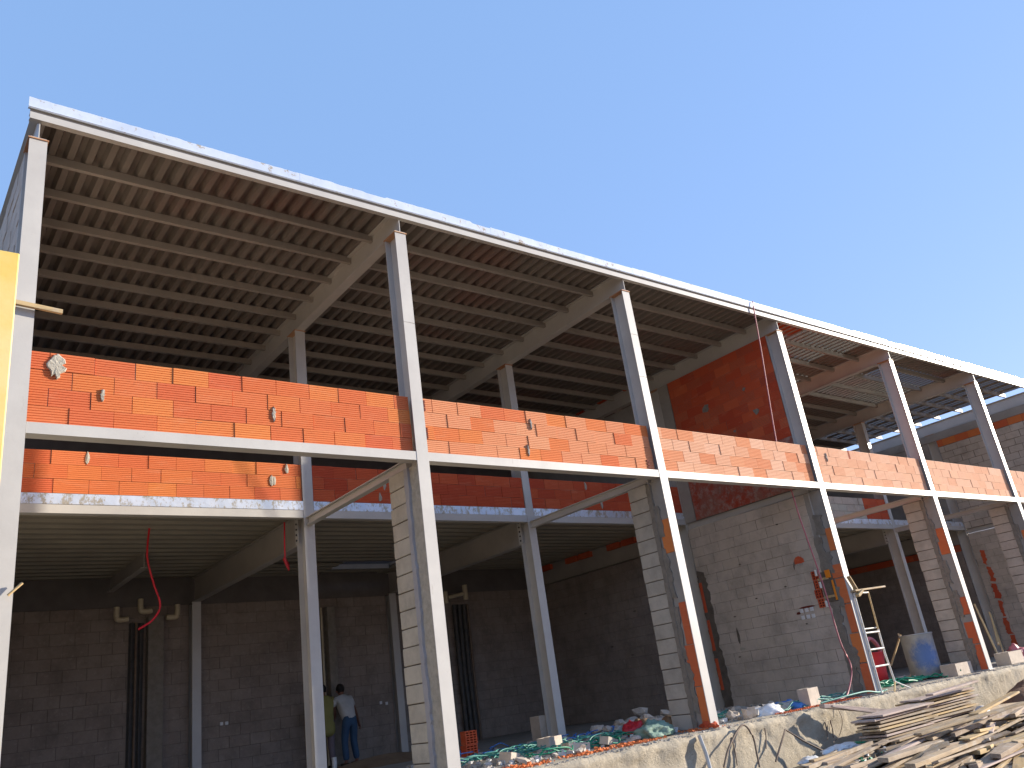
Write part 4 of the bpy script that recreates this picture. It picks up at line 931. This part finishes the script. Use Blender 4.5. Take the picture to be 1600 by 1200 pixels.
while made < 290 and tries < 9000:
    tries += 1
    x = rr.uniform(7.4, 18.5); y = rr.uniform(-4.0, -.5)
    if 10.0 < x < 14.5 and y > -1.30: continue
    top = -.97+.66*math.exp(-((y+1.6)/1.25)**2)*min(1, max(.15, (x-7.2)/2.6)); ln = rr.choice([.9, 1.3, 1.6, 2.0, 2.4, 2.9]); w_ = rr.choice([.045, .06, .08, .1, .12, .14]); t = rr.choice([.02, .025, .035, .05])
    a = rr.gauss(.10, .17) if rr.random() < .85 else rr.gauss(0, .6); h = pile_h(x, y)+.05+rr.random()**.8*max(.04, top-pile_h(x, y)+.03)
    tl = rr.uniform(-.05, .07); d = Vector((math.cos(a), math.sin(a), 0))*ln/2
    h -= abs(d.y)*.05
    p0 = Vector((x, y, h-tl))-d; p1 = Vector((x, y, h+tl))+d
    if max(p0.y, p1.y) > -.3: continue
    (u0, v0), (u1, v1) = px(p0), px(p1)
    if min(u0, u1) < 1150: continue
    if v0 < sky_line(u0) or v1 < sky_line(u1): continue
    if min(v0, v1) > 1225 or min(u0, u1) > 1640: continue
    mt = rr.choice(['weathered_wood']*6+['pink_wood', 'fresh_wood'])
    lab = ('%s %s %s plank %s' % ('short' if ln < 1.1 else 'long' if ln > 1.6 else 'medium', 'narrow' if w_ < .075 else 'wide' if w_ > .11 else 'plain', {'weathered_wood': 'grey weathered', 'pink_wood': 'pinkish worn', 'fresh_wood': 'fresh pale'}[mt],
        'at the left foot of the heap' if x < 9.3 else ('tucked against the neat stacks' if y > -1.8 else 'in the middle of the heap' if y > -2.7 else 'at the street side of the heap') if x < 13 else ('by the round log' if y > -2 else 'at the far right of the heap')))
    lab += (', lying on top' if h > (top+pile_h(x, y))/2+.06 else ', half buried')+(', askew' if abs(a-.12) > .25 else '')
    plank(p0, p1, w_, t, mt, lab, rr.uniform(-.22, .22), group=G); made += 1
for k, (a, b_, w_, mt, lab) in enumerate((((11.2, -2.3, -.30), (13.6, -1.9, -.22), .13, 'fresh_wood', 'long pale board lying on top of the heap in front of both stacks'),
    ((9.8, -2.2, -.36), (12.2, -2.6, -.27), .12, 'weathered_wood', 'long grey board on top of the heap, slanting towards the street'),
    ((12.2, -1.25, -.06), (14.0, -1.15, -.02), .12, 'pink_wood', 'pinkish batten lying over the farther stack'),
    ((10.2, -1.65, -.46), (12.6, -1.7, -.40), .14, 'weathered_wood', 'wide weathered board along the foot of the nearer stack'),
    ((8.8, -2.3, -.48), (10.8, -2.0, -.42), .1, 'pink_wood', 'pale worn board at the left end of the heap'))):
    plank(a, b_, w_, .03, mt, lab)
pipe('round_post', [at(1537, 1113, 1, -1.5), at(1660, 1098, 1, -1.6)], .09, 'weathered_wood', 'thick round grey log lying right of the farther stack', 'log', smooth=False, n=12)
pipe('log_wrap', [at(1533, 1113, 1, -1.5), at(1538, 1112.5, 1, -1.502)], .096, 'white_plastic', 'white plastic wrap on the end of the grey log', 'wrap', smooth=False, n=12)
sack('plastic_wrap', at(1315, 1172, 1, -1.0), (.38, .14, .07), 'white_plastic', 'crumpled pinkish white plastic film on the left end of the timber heap', 21, 'plastic film')
sack('plastic_wrap', at(1265, 1190, 1, -1.0), (.22, .12, .05), 'white_plastic', 'smaller white film scrap at the bottom beside the heap', 22, 'plastic film')
sack('blue_bag', at(1343, 1182, 1, -1.1), (.08, .06, .04), 'blue_bag', 'small blue rag on the timber heap', 23, 'rag')
sack('green_rag', at(1378, 1158, 1, -1.1), (.14, .07, .03), 'green_hose', 'green plastic rag under the nearer stack', 24, 'rag')
sack('green_rag', at(1345, 1160, 1, -1.0), (.12, .05, .02), 'green_hose', 'green plastic strip left of the nearer stack', 25, 'rag')
scatter('mixed_litter', 260, lambda r: (lambda x, y: (x, y, pile_h(x, y)+.09))(r.gauss(8.6, .9), r.uniform(-2.4, -.3)), 'white_plastic', 'pale litter and film scraps at the left foot of the timber heap', 31, .008, .035)
scatter('mixed_litter', 120, lambda r: (lambda x, y: (x, y, pile_h(x, y)+.09))(r.gauss(8.8, .9), r.uniform(-2.4, -.3)), 'green_hose', 'green plastic scraps at the left foot of the timber heap', 32, .008, .035)

# ---------------------------------------------------------------- people
def skin(name, V, E, rad, mat, parent, sub=2, root=0):
    me = bpy.data.meshes.new(name); me.from_pydata([Vector(v) for v in V], E, []); me.update()
    me.materials.append(M[mat])
    o = bpy.data.objects.new(name, me); col.objects.link(o); o.parent = parent
    sk = o.modifiers.new('skin', 'SKIN'); sk.use_smooth_shade = True
    if not me.skin_vertices: me.skin_vertices.new() if hasattr(me.skin_vertices, 'new') else None
    if me.skin_vertices:
        for i, r in enumerate(rad):
            me.skin_vertices[0].data[i].radius = (r, r) if not isinstance(r, tuple) else r
        me.skin_vertices[0].data[root].use_root = True
    s_ = o.modifiers.new('sub', 'SUBSURF'); s_.levels = sub; s_.render_levels = sub
    return o
def person(loc, rz, label, shirt, trousers, lean, arms, long_shirt=False, feet=((-.13, 0), (.13, .05))):
    """figure facing local +y; lean = forward tilt of the trunk in radians"""
    root = empty('person', loc, label, 'person'); root.rotation_euler = (0, 0, rz)
    def tr(h, x=0, fwd=0):      # point on the trunk, h above the pelvis
        return Vector((x, math.sin(lean)*h+fwd*math.cos(lean), .90+math.cos(lean)*h-fwd*math.sin(lean)))
    pel, wa, chst, neck, nk2 = tr(0), tr(.17), tr(.38), tr(.52), tr(.585)
    head = nk2+Vector((0, .045, .05)); crown = nk2+Vector((0, .075, .16))
    shl = [tr(.48, -.17), tr(.48, .17)]; hip = [Vector((-.095, 0, .87)), Vector((.095, 0, .87))]
    V = [pel, wa, chst, neck, nk2, head, crown]; rad = [(.12, .085), (.10, .075), (.115, .08), .055, .05, (.075, .09), (.06, .07)]; E = [(0, 1), (1, 2), (2, 3), (3, 4), (4, 5), (5, 6)]
    hands = []
    for s_, (el, ha) in enumerate(arms):
        b0 = len(V); wr = Vector(ha); V += [shl[s_], Vector(el), wr, wr+(wr-Vector(el)).normalized()*.07]; rad += [.055, .043, .028, (.038, .018)]; E += [(2, b0), (b0, b0+1), (b0+1, b0+2), (b0+2, b0+3)]
        hands.append((wr, (wr-Vector(el)).normalized()))
    kn = []
    for s_ in range(2):
        b0 = len(V); f = feet[s_]; ank = Vector((f[0], f[1], .08)); k = (hip[s_]+ank)/2+Vector((0, .06, 0)); kn.append((k, ank))
        V += [hip[s_], k, ank, ank+Vector((0, .13, -.04))]; rad += [.085, .055, .038, (.04, .03)]; E += [(0, b0), (b0, b0+1), (b0+1, b0+2), (b0+2, b0+3)]
    skin('body', V, E, rad, 'skin', root)
    for wr, d in hands:         # fingers and thumb
        fv = []; 
        for q in range(4):
            s0 = wr+d*.075+Vector((.012*(q-1.5), .008*(q-1.5), 0)); l_ = (.06, .072, .066, .05)[q]
            mb = MB(); mb.tube([s0, s0+d*l_*.5, s0+d*l_*.95+Vector((0, .012, 0))], [.0095, .009, .007], 6); mb.mesh
            o = link('finger', mb.mesh('finger'), M['skin'], root)
        th = MB().tube([wr+d*.03+Vector((.02, .012, 0)), wr+d*.06+Vector((.035, .02, 0)), wr+d*.09+Vector((.036, .026, 0))], [.012, .011, .008], 6)
        link('thumb', th.mesh('thumb'), M['skin'], root)
    # shirt
    SV = [tr(-.30 if long_shirt else -.06), wa, chst, tr(.54)]; sr_ = [(.20, .145) if long_shirt else (.185, .14), (.17, .135), (.19, .15), (.11, .10)]; SE = [(0, 1), (1, 2), (2, 3)]
    for s_, (el, ha) in enumerate(arms):
        b0 = len(SV); SV += [shl[s_], shl[s_]+(Vector(el)-shl[s_])*.62]; sr_ += [.072, .066]; SE += [(2, b0), (b0, b0+1)]
    skin('shirt', SV, SE, sr_, shirt, root)
    TV = [tr(.10), pel]; tr_ = [(.15, .115), (.17, .13)]; TE = [(0, 1)]
    for s_ in range(2):
        k, ank = kn[s_]; b0 = len(TV); TV += [hip[s_], k, ank+Vector((0, 0, .03))]; tr_ += [.10, .075, .068]; TE += [(1, b0), (b0, b0+1), (b0+1, b0+2)]
        mb = MB().cbox((ank.x-.045, ank.y-.07, 0), (ank.x+.045, ank.y+.19, .075), .02); link('shoe', mb.mesh('shoe'), M['shoe'], root)
    skin('trousers', TV, TE, tr_, trousers, root)
    # hair cap, ears, nose
    bm = bmesh.new(); bmesh.ops.create_icosphere(bm, subdivisions=3, radius=1)
    hc = head+Vector((0, .012, .06))
    for v in bm.verts:
        n = 1+.05*NZ.noise(v.co*5); z = v.co.z if v.co.z > -.3 or v.co.y < 0 else -.3
        v.co = Vector((v.co.x*.088*n, (v.co.y*.10-.012)*n, z*.115*n))
    me = bpy.data.meshes.new('hair'); bm.to_mesh(me); bm.free(); me.materials.append(M['hair']); link('hair', me, None, root, hc)
    for s_ in (-1, 1): link('ear', lathe([(0, 0), (.014, .0), (.018, .02), (.008, .035), (0, .036)], 8).mesh('ear'), M['skin'], root, head+Vector((.083*s_, .02, .0)))
    return root
pw = at(545, 1172, 1, 7.3)
pA = person((7.05, 7.75, -.03), R(8), 'person in white T-shirt and blue jeans bending forward, seen from behind', 'white_shirt', 'jeans', .42,
       [((-.30, .30, 1.12), (-.34, .46, .86)), ((.36, .28, 1.05), (.50, .38, .80))], feet=((-.15, -.02), (.20, .10)))
pB = person((6.63, 7.9, -.03), R(-6), 'person in long yellow green shirt and grey trousers, left of the one in white', 'yellow_shirt', 'grey_trousers', .22,
       [((-.26, .18, 1.1), (-.2, .38, .95)), ((.25, .15, 1.08), (.24, .30, .84))], long_shirt=True, feet=((-.09, 0), (.11, .03)))
pA.scale = pB.scale = (.93,)*3
# earth bank inside the door at their feet
tag(grid('dust_heap', 5.3, 8.6, 5.2, 7.0, 40, 16, lambda x, y: -.01+.16*math.exp(-((x-6.9)/1.0)**2-((y-6.2)/.4)**2)+.01*nz(x, y, 0, 6), 'soil'), kind='structure')
